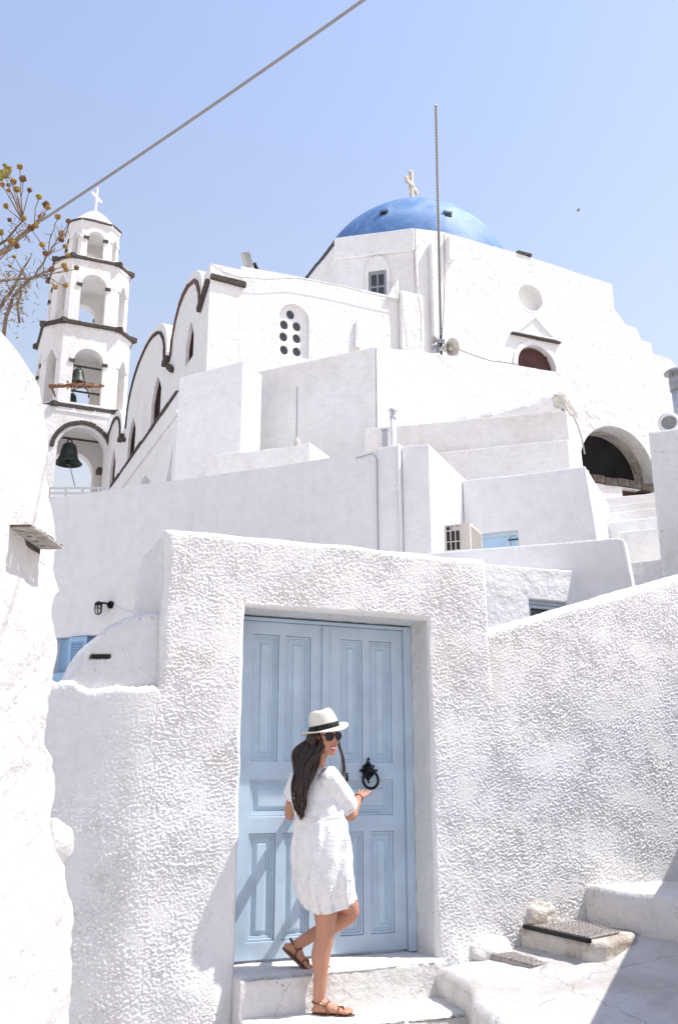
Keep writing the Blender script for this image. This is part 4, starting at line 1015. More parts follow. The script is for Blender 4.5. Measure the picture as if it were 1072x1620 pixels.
# triangular moulding above it with a dark stone base
t0, t1, t2 = K.hit(809, 528), K.hit(842, 501), K.hit(877, 542)
tri = [(t0[0], t0[1]), (t2[0], t2[1] + .02), (t1[0], t1[1])]; cen = ((t0[0] + t1[0] + t2[0]) / 3, (t0[1] + t1[1] + t2[1]) / 3)
mk('triangle_moulding', prism(K, tri, .155, .101, [[(a * .80 + cen[0] * .2, b * .80 + cen[1] * .2) for a, b in tri]]), 'white_far', ch)
course(ch, K, [(t0[0] - .12, t0[1] - .06), (t2[0] + .1, t2[1] - .06)], .09, .22, .055, .5, stone, 'sill_stone')
# chamfer face cornice, window with four panes, and left cornice
ca, cb = K.pt(6.56, 0, 0), K.pt(4.56, -1.46, 0)
class Free:
    def __init__(s, p, q):
        d = Vector((q.x - p.x, q.y - p.y, 0)).normalized(); s.o = Vector((p.x, p.y, 0)); s.d = d; s.nn = Vector((d.y, -d.x, 0))
    def pt(s, a, b, z): return s.o + s.d * a + s.nn * b + Vector((0, 0, z))
    def mat(s, a=0, b=0, z=0):
        p = s.pt(a, b, z); return Matrix(((s.d.x, -s.nn.x, 0, p.x), (s.d.y, -s.nn.y, 0, p.y), (0, 0, 1, p.z), (0, 0, 0, 1)))
    def hit(s, px, py):
        r = Vector(ray(px, py)); t = (s.o - Vector((0, 0, CZ))).dot(s.nn) / r.dot(s.nn); q = r * t + Vector((0, 0, CZ)); return ((q - s.o).dot(s.d), q.z)
CF = Free(cb, ca); cl_ = (ca - cb).length
w0, w1 = CF.hit(584, 450), CF.hit(611, 450); wz1 = CF.hit(598, 431)[1]; wz0 = CF.hit(598, 468)[1]
mk('chamfer_cornice', prism(CF, [(-.1, DZ - .75), (cl_ + .02, DZ - .75), (cl_ + .02, DZ + .03), (-.1, DZ + .03)], .12, .002), 'white_far', ch, bevel=.03)
fr_ = mk('drum_window', prism(CF, [(w0[0], wz0 - .2), (w1[0], wz0 - .2), (w1[0], wz1), (w0[0], wz1)], .055, .003, [[(w0[0] + .07 + i * (w1[0] - w0[0] - .09) / 2, wz0 - .14 + j * (wz1 - wz0 + .1) / 2), (w0[0] + .02 + (i + 1) * (w1[0] - w0[0] - .09) / 2, wz0 - .14 + j * (wz1 - wz0 + .1) / 2), (w0[0] + .02 + (i + 1) * (w1[0] - w0[0] - .09) / 2, wz0 - .20 + (j + 1) * (wz1 - wz0 + .1) / 2), (w0[0] + .07 + i * (w1[0] - w0[0] - .09) / 2, wz0 - .20 + (j + 1) * (wz1 - wz0 + .1) / 2)] for i in (0, 1) for j in (0, 1)]), 'greymetal', ch)
for i in (0, 1):
    for j in (0, 1):
        mk('pane', prism(CF, [(w0[0] + .05 + i * (w1[0] - w0[0] - .1) / 2, wz0 - .16 + j * (wz1 - wz0 + .1) / 2), (w0[0] + .03 + (i + 1) * (w1[0] - w0[0] - .08) / 2, wz0 - .16 + j * (wz1 - wz0 + .1) / 2), (w0[0] + .03 + (i + 1) * (w1[0] - w0[0] - .08) / 2, wz0 - .18 + (j + 1) * (wz1 - wz0 + .1) / 2), (w0[0] + .05 + i * (w1[0] - w0[0] - .1) / 2, wz0 - .18 + (j + 1) * (wz1 - wz0 + .1) / 2)], .02, .004), 'glass', fr_)
su0, su1 = w0[0] - .12, w1[0] + .12
mk('window_surround', prism(CF, [(su0, wz0 - .3), (su1, wz0 - .3)] + [((su0 + su1) / 2 + (su1 - su0) / 2 * math.cos(math.pi * i / 10), wz1 - .05 + .62 * math.sin(math.pi * i / 10)) for i in range(11)], .10, .0025, [[(w0[0] - .01, wz0 - .22), (w1[0] + .01, wz0 - .22), (w1[0] + .01, wz1 + .02), (w0[0] - .01, wz1 + .02)]]), 'white_far', ch, bevel=.02)
SL = Side(K, 4.56)
course(ch, SL, [(-7.3, DZ + .08), (-1.5, DZ + .08)], -.03, .05, .07, .8, stone, 'eaves_stone')
# buttress blocks by the corner and the fat pipe strips beside the mast
mk('corner_pier', fbox(K, 5.95, 6.9, .0, .16, 14, 16.25), 'white_far', ch, bevel=.06)
mk('pier_slope', (lambda a: a)(prism(K, [(5.5, 15.9), (5.945, 15.9), (5.945, 16.7)], .10, -.2)), 'white_far', ch, bevel=.04)
mk('wall_rib', fbox(K, 7.0, 7.34, .10, .30, 12, 18.1), 'white_far', ch, bevel=.04)
mk('wall_rib', fbox(K, 7.62, 7.86, .10, .34, 17.6, 18.45), 'white_far', ch, bevel=.04)
mk('scupper', fbox(K, 10.4, 10.95, -.2, .14, 18.62, 18.71), 'darkstone', ch)
# --- dome
Dc = K.pt(8.9, -4.425, 18.6); RD = 3.72
def dome():
    n, m = 96, 32; rl = []
    for i in range(m):
        a = math.pi / 2 * i / (m - 1) * .995
        rl.append([Dc + Vector((RD * math.cos(a) * math.cos(2 * math.pi * k / n), RD * math.cos(a) * math.sin(2 * math.pi * k / n), RD * math.sin(a) ** .97 * 1.02)) * (1 + .0025 * math.sin(5 * k * 2 * math.pi / n + a * 4)) for k in range(n)])
    g = rings(rl, caps=True); mk('dome', g, 'dome', ch, smooth=True)
dome()
mk('dome_base', xf(lathe([(0, .35), (RD + .05, .35), (RD + .10, .1), (RD + .10, -.3), (0, -.3)], 64), Matrix.Translation(Dc)), 'white_far', ch)
def on_dome(px, py):
    r = Vector(ray(px, py)).normalized(); o = Vector((0, 0, CZ)) - Dc; b = o.dot(r); c = o.dot(o) - (RD * 1.005) ** 2
    t = -b - math.sqrt(max(b * b - c, 0)); return Vector((0, 0, CZ)) + r * t
for px, py in ((607, 338), (708, 341)):
    p = on_dome(px, py); nrm = (p - Dc).normalized(); q = nrm.to_track_quat('Z', 'Y').to_matrix().to_4x4(); q.translation = p
    mk('vent_hole', xf(box(-.13, .13, -.10, .12, -.05, .05), q), 'dark', ch, bevel=.03)
    mk('vent_hood', xf(box(-.17, .17, .08, .17, -.05, .12), q), 'dome', ch, bevel=.03)
def cross(fr, u, v, z0, h, name, m, ornate=True, parent=None, th=.12):
    w_ = th; g = G2(); zc = z0 + h * .64; arm = h * .30
    g.add(fbox(fr, u - w_ * .55, u + w_ * .55, v - w_ / 2, v + w_ / 2, z0, z0 + h)); g.add(fbox(fr, u - arm, u - w_ * .551, v - w_ * .48, v + w_ * .48, zc - w_ * .5, zc + w_ * .5)); g.add(fbox(fr, u + w_ * .551, u + arm, v - w_ * .48, v + w_ * .48, zc - w_ * .5, zc + w_ * .5))
    if ornate:
        for du, dz in ((-arm, zc - z0), (arm, zc - z0), (0, h)):
            for a, b in ((.09, 0), (-.09, 0), (0, .09), (0, -.09)):
                g.add(ellipsoid(fr.pt(u + du + a * th / .14, v, z0 + dz + b * th / .14), (.085 * th / .14,) * 3, 10, 6))
        g.add(ellipsoid(fr.pt(u, v, zc), (.15 * th / .14, .1 * th / .14, .15 * th / .14), 10, 6))
    return mk(name, g.geo, m, parent, smooth=False)
zcx = Dc.z + RD * 1.02
ct = on_dome(649, 328)
Kc = Fr(23.3 - 8, 536, 1240, 30); 
def put_cross():
    top = P(649, 274, Dc.y)[2]
    fr = Fr(62, 649, 322, Dc.y); z0 = zcx - .05
    mk('cross_plinth', xf(lathe([(0, .42), (.16, .42), (.17, .34), (.26, .30), (.28, .22), (.20, .16), (.34, .08), (.36, -.05), (0, -.05)], 20), Matrix.Translation((Dc.x, Dc.y, z0))), 'white_far', ch)
    fr.o = (Dc.x, Dc.y, 0); cross(fr, 0, 0, z0 + .40, top - z0 - .42, 'dome_cross', 'stonecross', True, ch, .125)
put_cross()

# --- mast with loudspeakers
mastY = 20.6; mb = P(697, 548, mastY); mt_ = P(689, 168, mastY)
mst = thing('mast', 'tall thin striped metal mast on the church terrace', 'mast', (mb.x, mb.y, mb.z))
mk('pole', tube([mb - Vector((0, 0, .6)), mt_], .027, 10), 'iron', mst, smooth=True)
rp = []
nL = 150
for k in range(nL * 6):
    t = k / (nL * 6); a = 2 * math.pi * k / 6; c = mb.lerp(mt_, .04 + .96 * t); rp.append(c + Vector((.031 * math.cos(a), .031 * math.sin(a), 0)))
mk('wound_rope', tube(rp, .009, 4), 'rope', mst)
mk('cap', xf(lathe([(0, .06), (.03, .05), (.055, .0), (0, -.01)], 10), Matrix.Translation(mt_)), 'rope', mst)
mk('clamp', G2().add(xf(box(-.09, .09, -.06, .06, -.05, .05), Matrix.Translation(mb + Vector((0, 0, .12))))).geo, 'greymetal', mst, bevel=.01)
mk('mast_cable', tube([P(702, 372, mastY), P(703, 440, mastY), P(701, 500, mastY), P(698, 538, mastY)], .012, 5), 'cable', mst)
def horn(c, d, size, label):
    t = thing('loudspeaker', label, 'loudspeaker', c, 'loudspeakers on the mast'); d = Vector(d).normalized(); q = d.to_track_quat('Z', 'Y').to_matrix().to_4x4(); q.translation = Vector(c)
    s = size
    mk('horn', xf(lathe([(.05 * s, -.26 * s), (.07 * s, -.10 * s), (.12 * s, .05 * s), (.22 * s, .18 * s), (.26 * s, .21 * s), (.265 * s, .20 * s), (.235 * s, .16 * s), (.13 * s, .03 * s), (.09 * s, -.06 * s), (0, -.06 * s)], 24), q), 'hornpaint', t, smooth=True)
    mk('driver', xf(lathe([(0, -.42 * s), (.10 * s, -.42 * s), (.11 * s, -.38 * s), (.11 * s, -.27 * s), (0, -.26 * s)], 16), q), 'greymetal', t)
    mk('reflex_cone', xf(lathe([(0, .16 * s), (.06 * s, .15 * s), (.07 * s, .10 * s), (.03 * s, -.04 * s), (0, -.05 * s)], 14), q), 'hornpaint', t, smooth=True)
    mk('bracket', tube([q @ Vector((0, .13 * s, -.1 * s)), q @ Vector((0, .2 * s, -.28 * s)), q @ Vector((0, -.0, -.36 * s))], .014, 5), 'greymetal', t)
    return t
horn(P(706, 551, mastY - .15), (.75, -.75, -.30), .92, 'larger grey horn loudspeaker at the foot of the mast facing right')
horn(P(690, 538, mastY + .1), (-.8, -.3, -.1), .42, 'smaller grey horn loudspeaker strapped to the left side of the mast')
cpts = [(720, 552), (745, 562), (775, 572), (800, 575), (820, 578)]
Hp = [H.hit(x, y, -.3) for x, y in cpts]
tagp(mk('loose_cable', tube([H.pt(u, -.3, z + .02) for u, z in Hp], .013, 5), 'cable', None, origin=H.pt(2, -.3, 10.5)), 'loose pale cable sagging from the loudspeaker to the chapel door', 'cable')
# --- lamp pair on the nave roof, thin wires on the church
fl = K.hit(390, 420, -.3); t = thing('roof_floodlight', 'small grey floodlight tilted up on the church nave roof edge', 'floodlight', K.pt(fl[0], -.3, 15.9))
Tf = K.mat(fl[0] + .05, -.3, fl[1] + .12) @ Matrix.Rotation(R(-28), 4, 'Y') @ Matrix.Rotation(R(20), 4, 'X')
mk('head', xf(box(-.10, .10, -.10, .10, -.16, .30), Tf), 'greymetal', t, bevel=.02); mk('visor', xf(box(-.12, -.105, -.11, .11, -.1, .28), Tf), 'hornpaint', t)
mk('foot', tube([K.pt(fl[0], -.3, 15.8), K.pt(fl[0] + .05, -.3, fl[1])], .04, 6), 'hornpaint', t)
f2 = K.hit(405, 423, -.3); t = thing('roof_spotlight', 'tiny black spotlight beside the roof floodlight', 'spotlight', K.pt(f2[0], -.3, 15.9))
mk('head', xf(lathe([(0, .14), (.05, .14), (.06, -.1), (0, -.12)], 10), K.mat(f2[0], -.3, f2[1]) @ Matrix.Rotation(R(-25), 4, 'Y')), 'iron', t); mk('stem', tube([K.pt(f2[0] + .02, -.3, 15.8), K.pt(f2[0], -.3, f2[1])], .02, 5), 'iron', t)
wr = [K.hit(x, y, .12) for x, y in ((335, 418), (352, 430), (375, 438), (420, 442), (470, 440), (520, 449), (560, 458), (600, 468), (640, 476))]
tagp(mk('thin_wire', tube([K.pt(u, .12, z) for u, z in wr], .010, 4), 'cable', None, origin=K.pt(3, .1, 15.8)), 'thin wire draped along the top of the church nave wall', 'wire')
wr = [K.hit(x, y, .14) for x, y in ((657, 392), (650, 402), (651, 430), (655, 470), (660, 500), (660, 545))]
tagp(mk('thin_wire', tube([K.pt(u, .36, z) for u, z in wr], .010, 4), 'cable', None, origin=K.pt(6.5, .1, 15.8)), 'thin wire hanging down the church corner left of the mast', 'wire')
wr = [H.hit(x, y, .03) for x, y in ((597, 590), (596, 548))]
# small shrine-like white relief on the nave wall
q = K.hit(564, 528); mk('wall_relief', prism(K, [(q[0] - .10, q[1] - .5), (q[0] + .12, q[1] - .5), (q[0] + .08, q[1] + .2), (q[0] - .02, q[1] + .48), (q[0] - .08, q[1] + .2)], .10, .002), 'white_far', ch, bevel=.04)

# =================================================================== BELL TOWER
TU, TV = -1.10, -18.0
tw = thing('bell_tower', 'tall tiered white bell tower with dark stone bands and open arches', 'bell tower', K.pt(TU, TV, 0))
def octo(a, c):
    """half sizes of the main face a and corner cut c -> eight plan points"""
    b = a + c; return [(-a, b), (a, b), (b, a), (b, -a), (a, -b), (-a, -b), (-b, -a), (-b, a)]
def tier(z0, z1, a, c, th, archw, zs, zb, chw, top_a=None, m='tower_white', ptd=True):
    O = octo(a, c); ta = top_a or 1.0
    for i in range(8):
        p, q = O[i], O[(i + 1) % 8]; mx_, my_ = (p[0] + q[0]) / 2, (p[1] + q[1]) / 2
        d = Vector((q[0] - p[0], q[1] - p[1])); Ln = d.length; d.normalize(); nn = Vector((-d.y, d.x)) if False else Vector((mx_, my_)).normalized()
        inn = Ln / 2 - th * math.tan(R(22.5)); hw = archw if i % 2 == 0 else chw
        hz = zs; ho = arch(-hw, hw, zb, hz, 12, rise=hw * (1.0 if i % 2 == 0 else 1.9), pointed=(i % 2 == 1))
        tf = tri_fill([(-Ln / 2, z0), (Ln / 2, z0), (Ln / 2, z1), (-Ln / 2, z1)], [ho]); n = 4 + len(ho); V = []
        def w3(s, dep, z):
            k = 1 + (ta - 1) * (z - z0) / (z1 - z0)
            x = (mx_ + d.x * s - nn.x * dep) * k; y = (my_ + d.y * s - nn.y * dep) * k; return K.pt(TU + x, TV + y, z)
        for sx, zz in [(-Ln / 2, z0), (Ln / 2, z0), (Ln / 2, z1), (-Ln / 2, z1)] + ho: V.append(w3(sx, 0, zz))
        for sx, zz in [(-inn, z0), (inn, z0), (inn, z1), (-inn, z1)] + ho: V.append(w3(sx if abs(sx) < inn else math.copysign(inn, sx), th, zz))
        Fc = [list(f) for f in tf] + [[j + n for j in f][::-1] for f in tf]
        for lo, hi in ((0, 4), (4, n)):
            for j in range(lo, hi):
                j2 = j + 1 if j + 1 < hi else lo; Fc.append([j, j2, n + j2, n + j])
        mk('tower_wall', (V, Fc), m, tw)
        # slim attached colonnettes either side of the big arches, with dark capitals
        if i % 2 == 0 and archw > .3:
            for s in (-1, 1):
                x0 = s * (hw + .07); mk('capital', rings([[w3(x0 + .12 * cx_, -.06 if cy_ > 0 else .06, zs + dz) for cx_, cy_ in ((-1, 1), (1, 1), (1, -1), (-1, -1))] for dz in (-.09, .05)]), 'darkstone', tw)
        # raised archivolt
        ro = arch(-hw - .17, hw + .17, zs, zs, 12, rise=(hw + .17) * (1 if i % 2 == 0 else 1.75), pointed=(i % 2 == 1))[2:]; ri = ho[2:]
        if z1 - zs > hw * 1.2 + .1:
            k_ = len(ro); V = [w3(s, -.05, z) for s, z in ro] + [w3(s, -.05, z) for s, z in ri] + [w3(s, .01, z) for s, z in ro] + [w3(s, .01, z) for s, z in ri]
            Fc = []
            for j in range(k_ - 1):
                Fc += [[j, j + 1, k_ + j + 1, k_ + j], [j, j + 1, 2 * k_ + j + 1, 2 * k_ + j], [k_ + j, k_ + j + 1, 3 * k_ + j + 1, 3 * k_ + j]]
            mk('archivolt', (V, Fc), m, tw)
def slab_o(z0, z1, a, c, m, name): return mk(name, slab_z(type('o', (), {'pt': staticmethod(lambda u, v, z: K.pt(TU + u, TV + v, z))}), octo(a, c), z1, z0), m, tw)
def band(z, a, c, th=.17, out=.07, thick_corner=True):
    O = octo(a, c)
    for i in range(8):
        p, q = O[i], O[(i + 1) % 8]; p3, q3 = K.pt(TU + p[0], TV + p[1], 0), K.pt(TU + q[0], TV + q[1], 0)
        fr = Free(q3, p3); ctr = K.pt(TU, TV, 0)
        if (fr.pt(.5, .1, 0) - ctr).length < (fr.pt(.5, -.1, 0) - ctr).length: fr = Free(p3, q3)
        Ln = (q3 - p3).length; course(tw, fr, [(.0, z), (Ln, z)], -.22, out, th, .75, stone, 'band_stone')
        if thick_corner: place('corner_stone', stone, Matrix.Translation((p3.x, p3.y, z)) @ Matrix.Rotation(K.a + R(22.5) + i * R(45), 4, 'Z') @ Matrix.Diagonal((.26, .34, th * 1.35, 1)), tw)
# base with big bell arch
def w_base():
    g = G2(); b = 1.9; hb = arch(-1.02, 1.02, 12.8, 15.35, 16)
    for sgn, nm in ((1, 'front'), (-1, 'back')):
        g.add(xf(([Vector(v) for v in prism(Fr0, [(-b, 0), (b, 0), (b, 17.2), (-b, 17.2)], sgn * b, sgn * b - sgn * .55, [hb])[0]], prism(Fr0, [(-b, 0), (b, 0), (b, 17.2), (-b, 17.2)], sgn * b, sgn * b - sgn * .55, [hb])[1]), Matrix()))
    mk('base_wall', g.geo, 'tower_white', tw)
    for s in (-1, 1):
        mk('base_pier', prism(SideT, [(-b + .56, 0), (b - .56, 0), (b - .56, 17.19), (-b + .56, 17.19)], s * b - .001 * s, s * (b - .5), [arch(-.8, .8, 13.2, 15.2, 12)]), 'tower_white', tw)
class FT:
    def pt(s, u, v, z): return K.pt(TU + u, TV + v, z)
    def mat(s, u=0, v=0, z=0): return K.mat(TU + u, TV + v, z)
class FS:
    def pt(s, a, b, z): return K.pt(TU - b, TV + a, z)
Fr0 = FT(); SideT = FS()
w_base()
course(tw, Fr0, [(1.25 * math.cos(t), 15.35 + 1.25 * math.sin(t)) for t in np.linspace(0, math.pi, 12)], 1.88, 1.98, .19, 9, stone, 'arch_stone')
course(tw, Fr0, [(1.15, 15.25), (1.75, 15.25)], 1.88, 2.08, .2, 9, stone, 'arch_stone')
slab_o(17.0, 17.25, 1.32, .62, 'tower_white', 'floor_slab'); band(17.28, 1.30, .60)
tier(17.4, 21.1, 1.17, .72, .42, .64, 19.45, 17.5, .26)
slab_o(21.0, 21.3, 1.20, .74, 'tower_white', 'floor_slab'); band(21.22, 1.22, .76)
tier(21.34, 24.5, 1.02, .66, .38, .56, 23.3, 21.4, .24)
slab_o(24.4, 24.75, 1.05, .66, 'tower_white', 'floor_slab'); band(24.62, 1.04, .66, .16)
tier(24.76, 26.85, .66, .50, .30, .38, 26.05, 25.0, .16, top_a=.97)
slab_o(26.8, 26.96, .70, .50, 'tower_white', 'floor_slab'); band(26.93, .70, .48, .08, .07, False)
mk('cupola', xf(lathe([(1.22, 27.0), (1.08, 27.22), (.86, 27.5), (.58, 27.82), (.3, 28.06), (.1, 28.2), (0, 28.22)], 16), K.mat(TU, TV, 0)), 'tower_white', tw, smooth=True)
frx = Fr(72, 150, 300, 40); frx.o = (K.pt(TU, TV, 0).x, K.pt(TU, TV, 0).y, 0)
cross(frx, 0, 0, 28.1, P(150, 297, frx.o[1])[2] - 28.1, 'tower_cross', 'tower_white', False, tw, .09)
# bells hung on beams
def bell(u, v, z, s, label):
    t = thing('bell', label, 'bell', K.pt(u, v, z), 'church bells in the tower')
    T_ = K.mat(u, v, z)
    mk('bell_body', xf(lathe([(0, .62 * s), (.14 * s, .62 * s), (.20 * s, .56 * s), (.24 * s, .40 * s), (.27 * s, .22 * s), (.33 * s, .08 * s), (.42 * s, 0), (.40 * s, -.02 * s), (.28 * s, .10 * s), (0, .45 * s)], 24), T_), 'bronze', t, smooth=True)
    mk('clapper', tube([T_ @ Vector((0, 0, .4 * s)), T_ @ Vector((0, 0, -.05 * s))], [.02 * s, .05 * s], 8), 'bronze', t)
    mk('crown', ring_tube([T_ @ Vector((.07 * s * math.sin(a), 0, .69 * s + .07 * s * math.cos(a))) for a in np.linspace(0, 2 * math.pi, 13)[:-1]], .022 * s, 6), 'bronze', t)
    return t
def beam(u0, u1, v, z, r=.05, name='beam'): return mk(name, tube([K.pt(u0, v, z), K.pt(u1, v, z)], r, 8), 'darkstone', tw)
bx_ = K.hit(123, 607, TV + 1.5); bell(bx_[0], TV + 1.5, bx_[1], 1.05, 'middle sized dark bell in the front arch of the lower octagonal tier'); beam(bx_[0] - .75, bx_[0] + 1.15, TV + 1.5, bx_[1] + .84)
bx_ = K.hit(112, 643, TV - 1.2); bell(bx_[0], TV - 1.2, bx_[1], 1.0, 'small dark bell hanging lower in the rear arch of the same tier'); beam(bx_[0] - .9, bx_[0] + 1.6, TV - 1.2, bx_[1] + .80)
bx_ = K.hit(108, 733, TV + 1.0); bell(bx_[0], TV + 1.0, bx_[1], 1.45, 'largest dark bell in the big arch at the tower base'); beam(bx_[0] - .9, bx_[0] + 1.9, TV + 1.0, bx_[1] + 1.15)
rp_ = [K.hit(x, y, TV + 1.0) for x, y in ((110, 733), (114, 750), (119, 770))]
mk('bell_rope', tube([K.pt(u, TV + 1.0, z) for u, z in rp_], .018, 4), 'cable', tw)
# white railing between the near wall and the tower foot
rl_ = thing('roof_railing', 'white painted railing on the roof edge at the tower foot', 'railing', K.pt(-2.5, -8, 10))
ra = [P(x, 775, 30) for x in (90, 150)]; z_r = P(120, 772, 30).z
for dz in (0, -.18, -.36): mk('rail', tube([Vector((ra[0].x - 1, 30, z_r + dz)), Vector((ra[1].x + .3, 30, z_r + dz))], .035, 6), 'paintpipe', rl_)
for k in range(5): x = ra[0].x - .8 + k * .55; mk('post', tube([Vector((x, 30, z_r - 2)), Vector((x, 30, z_r + .0))], .04, 6), 'paintpipe', rl_)

# wall across the lane on the right, just out of the picture: it shades the steps
lwt = thing('lane_wall', 'low white wall on the far side of the lane, shading the lower right steps', 'wall', (2.3, 5.5, 0))
lp = [(1.36, 3.35, 1.95), (1.99, 4.75, 2.05), (2.69, 6.31, 2.22), (3.14, 7.10, 2.45), (3.60, 8.2, 2.6)]
V = []
for x, y, z in lp: V += [Vector((x, y, 0)), Vector((x, y, z)), Vector((x + .45, y - .1, z + .02)), Vector((x + .45, y - .1, 0))]
Fc = [(0, 1, 2, 3), (16, 19, 18, 17)]
for i in range(4):
    for k in range(4): Fc.append((i * 4 + k, i * 4 + (k + 1) % 4, i * 4 + 4 + (k + 1) % 4, i * 4 + 4 + k))
mk('wall', (V, Fc), 'stucco_smooth', lwt, bevel=.05)

# =================================================================== WOMAN
YB = 6.02
wo_ = thing('person', 'woman in short white dress and straw hat reaching for the ring knocker, one foot raised', 'person', P(512, 1608, YB))
def Q(px, py, dy=0.0): return P(px, py, YB + dy)
def limb(pts, rad, n=14):
    """smooth tapered limb through the joints"""
    pts = [Vector(p) for p in pts]; out = []; rr_ = []
    N = len(pts)
    for i in range(N - 1):
        p0 = pts[max(i - 1, 0)]; p1 = pts[i]; p2 = pts[i + 1]; p3 = pts[min(i + 2, N - 1)]
        for k in range(5):
            t = k / 5; out.append(.5 * ((2 * p1) + (p2 - p0) * t + (2 * p0 - 5 * p1 + 4 * p2 - p3) * t * t + (3 * p1 - p0 - 3 * p2 + p3) * t ** 3)); s = t * t * (3 - 2 * t); rr_.append(rad[i] * (1 - s) + rad[i + 1] * s)
    out.append(pts[-1]); rr_.append(rad[-1]); return tube(out, rr_, n)
fwd = Vector((.80, .60, 0)).normalized()          # where the hips point
chest = Vector((.52, .85, 0)).normalized(); rgt = Vector((chest.y, -chest.x, 0))
hc = Q(514, 1163, -.02)                            # head centre
look = Vector((.62, -.78, -.09)).normalized(); hup = Vector((-.10, .03, 1)); hrt = look.cross(hup).normalized(); hup = hrt.cross(look).normalized()
HM = Matrix(((hrt.x, look.x, hup.x, hc.x), (hrt.y, look.y, hup.y, hc.y), (hrt.z, look.z, hup.z, hc.z), (0, 0, 0, 1)))   # x = her right, y = face, z = up
neck = Q(499, 1212, .03); shR = Q(522, 1227, -.08); shL = Q(470, 1234, .13); spine = [Q(497, 1240, .05), Q(500, 1290, .03), Q(505, 1345, .02)]
hipR = Q(513, 1380, -.03); hipL = Q(511, 1380, .10)
kneeR = Q(514, 1478, -.02); ankR = Q(503, 1586, .00)
kneeL = Q(555, 1441, .20); ankL = Q(463, 1499, .20)
g = G2()
# torso
def ring_at(c, ax, ay, rx, ry, n=18, az=None): return [c + ax * (rx * math.cos(2 * math.pi * k / n)) + ay * (ry * math.sin(2 * math.pi * k / n)) for k in range(n)]
torso = []
for c, rx, ry in ((Q(505, 1392, .02), .10, .09), (Q(506, 1365, .02), .165, .115), (Q(504, 1335, .02), .155, .11), (Q(501, 1300, .03), .125, .09), (Q(499, 1265, .04), .14, .095), (Q(497, 1238, .05), .155, .09), (Q(497, 1222, .05), .12, .07), (Q(499, 1213, .04), .055, .05)):
    torso.append(ring_at(c, rgt, chest, rx, ry))
g.add(rings(torso))
g.add(limb([Q(498, 1220, .04), Q(502, 1205, .03), Q(508, 1185, .01)], [.055, .048, .05]))
# arms
elR = Q(553, 1289, .10); wrR = Q(567, 1262, .40)
g.add(limb([shR, shR.lerp(elR, .5) + Vector((0, 0, -.005)), elR, elR.lerp(wrR, .45), wrR], [.052, .044, .038, .036, .024]))
elL = Q(459, 1288, .20); wrL = Q(478, 1262, .45)
g.add(limb([shL, shL.lerp(elL, .5), elL, elL.lerp(wrL, .5), wrL], [.05, .043, .037, .034, .024]))
# legs
g.add(limb([hipR, hipR.lerp(kneeR, .5) + Vector((.005, 0, 0)), kneeR, kneeR.lerp(ankR, .30) + Vector((-.012, 0, 0)), kneeR.lerp(ankR, .65), ankR], [.088, .075, .055, .056, .040, .032], 18))
g.add(limb([hipL, hipL.lerp(kneeL, .5), kneeL, kneeL.lerp(ankL, .3) + Vector((0, 0, -.015)), kneeL.lerp(ankL, .65), ankL], [.085, .072, .053, .054, .039, .031], 18))
# feet
def foot(heel, ball, toe, up, ank, sideout):
    d = (toe - heel).normalized(); s = d.cross(up).normalized(); gg = G2()
    gg.add(limb([ank, ank.lerp(heel, .6) + up * .006, heel + up * .028 + d * .005], [.032, .031, .026], 12))
    secs = []
    L_ = (toe - heel).length
    for t, wd_, h in ((0.0, .020, .020), (.06, .028, .034), (.25, .030, .050), (.5, .034, .040), (.72, .042, .026), (.82, .040, .020)):
        c = heel + d * (L_ * t) + up * (h * .5 + .002); secs.append([c + s * (wd_ * math.cos(2 * math.pi * k / 12)) + up * (h * .62 * math.sin(2 * math.pi * k / 12)) for k in range(12)])
    gg.add(rings(secs)); gg.add(limb([ank + Vector((0, 0, 0)), heel + d * (L_ * .33) + up * .035, heel + d * (L_ * .6) + up * .018], [.030, .028, .018], 10))
    for j in range(5):
        o_ = (j - 2) * .0165 * sideout; ln = (.0, .004, .0, -.008, -.018)[j] if True else 0
        a = heel + d * (L_ * .76) + s * o_ + up * .012; b = heel + d * (L_ * .98 + ln) + s * o_ * 1.12 + up * .009
        gg.add(limb([a, a.lerp(b, .6) + up * .003, b], [.0105, .0095, .008] if j else [.013, .013, .011], 8))
    return gg.geo
up = Vector((0, 0, 1))
fh = Vector((Q(496, 1600, .0).x, YB + .0, .340)); ft = fh + Vector((.225, -.045, 0))
ankR2 = ankR
g.add(foot(fh, None, ft, up, ankR, 1))
hL = Q(451, 1499, .20); tL = Q(487, 1533, .16); dL_ = (tL - hL).normalized(); upL = (Vector((.55, 0, .84)) - dL_ * Vector((.55, 0, .84)).dot(dL_)).normalized()
tL = hL + dL_ * .215
g.add(foot(hL, None, tL, upL, ankL, 1))
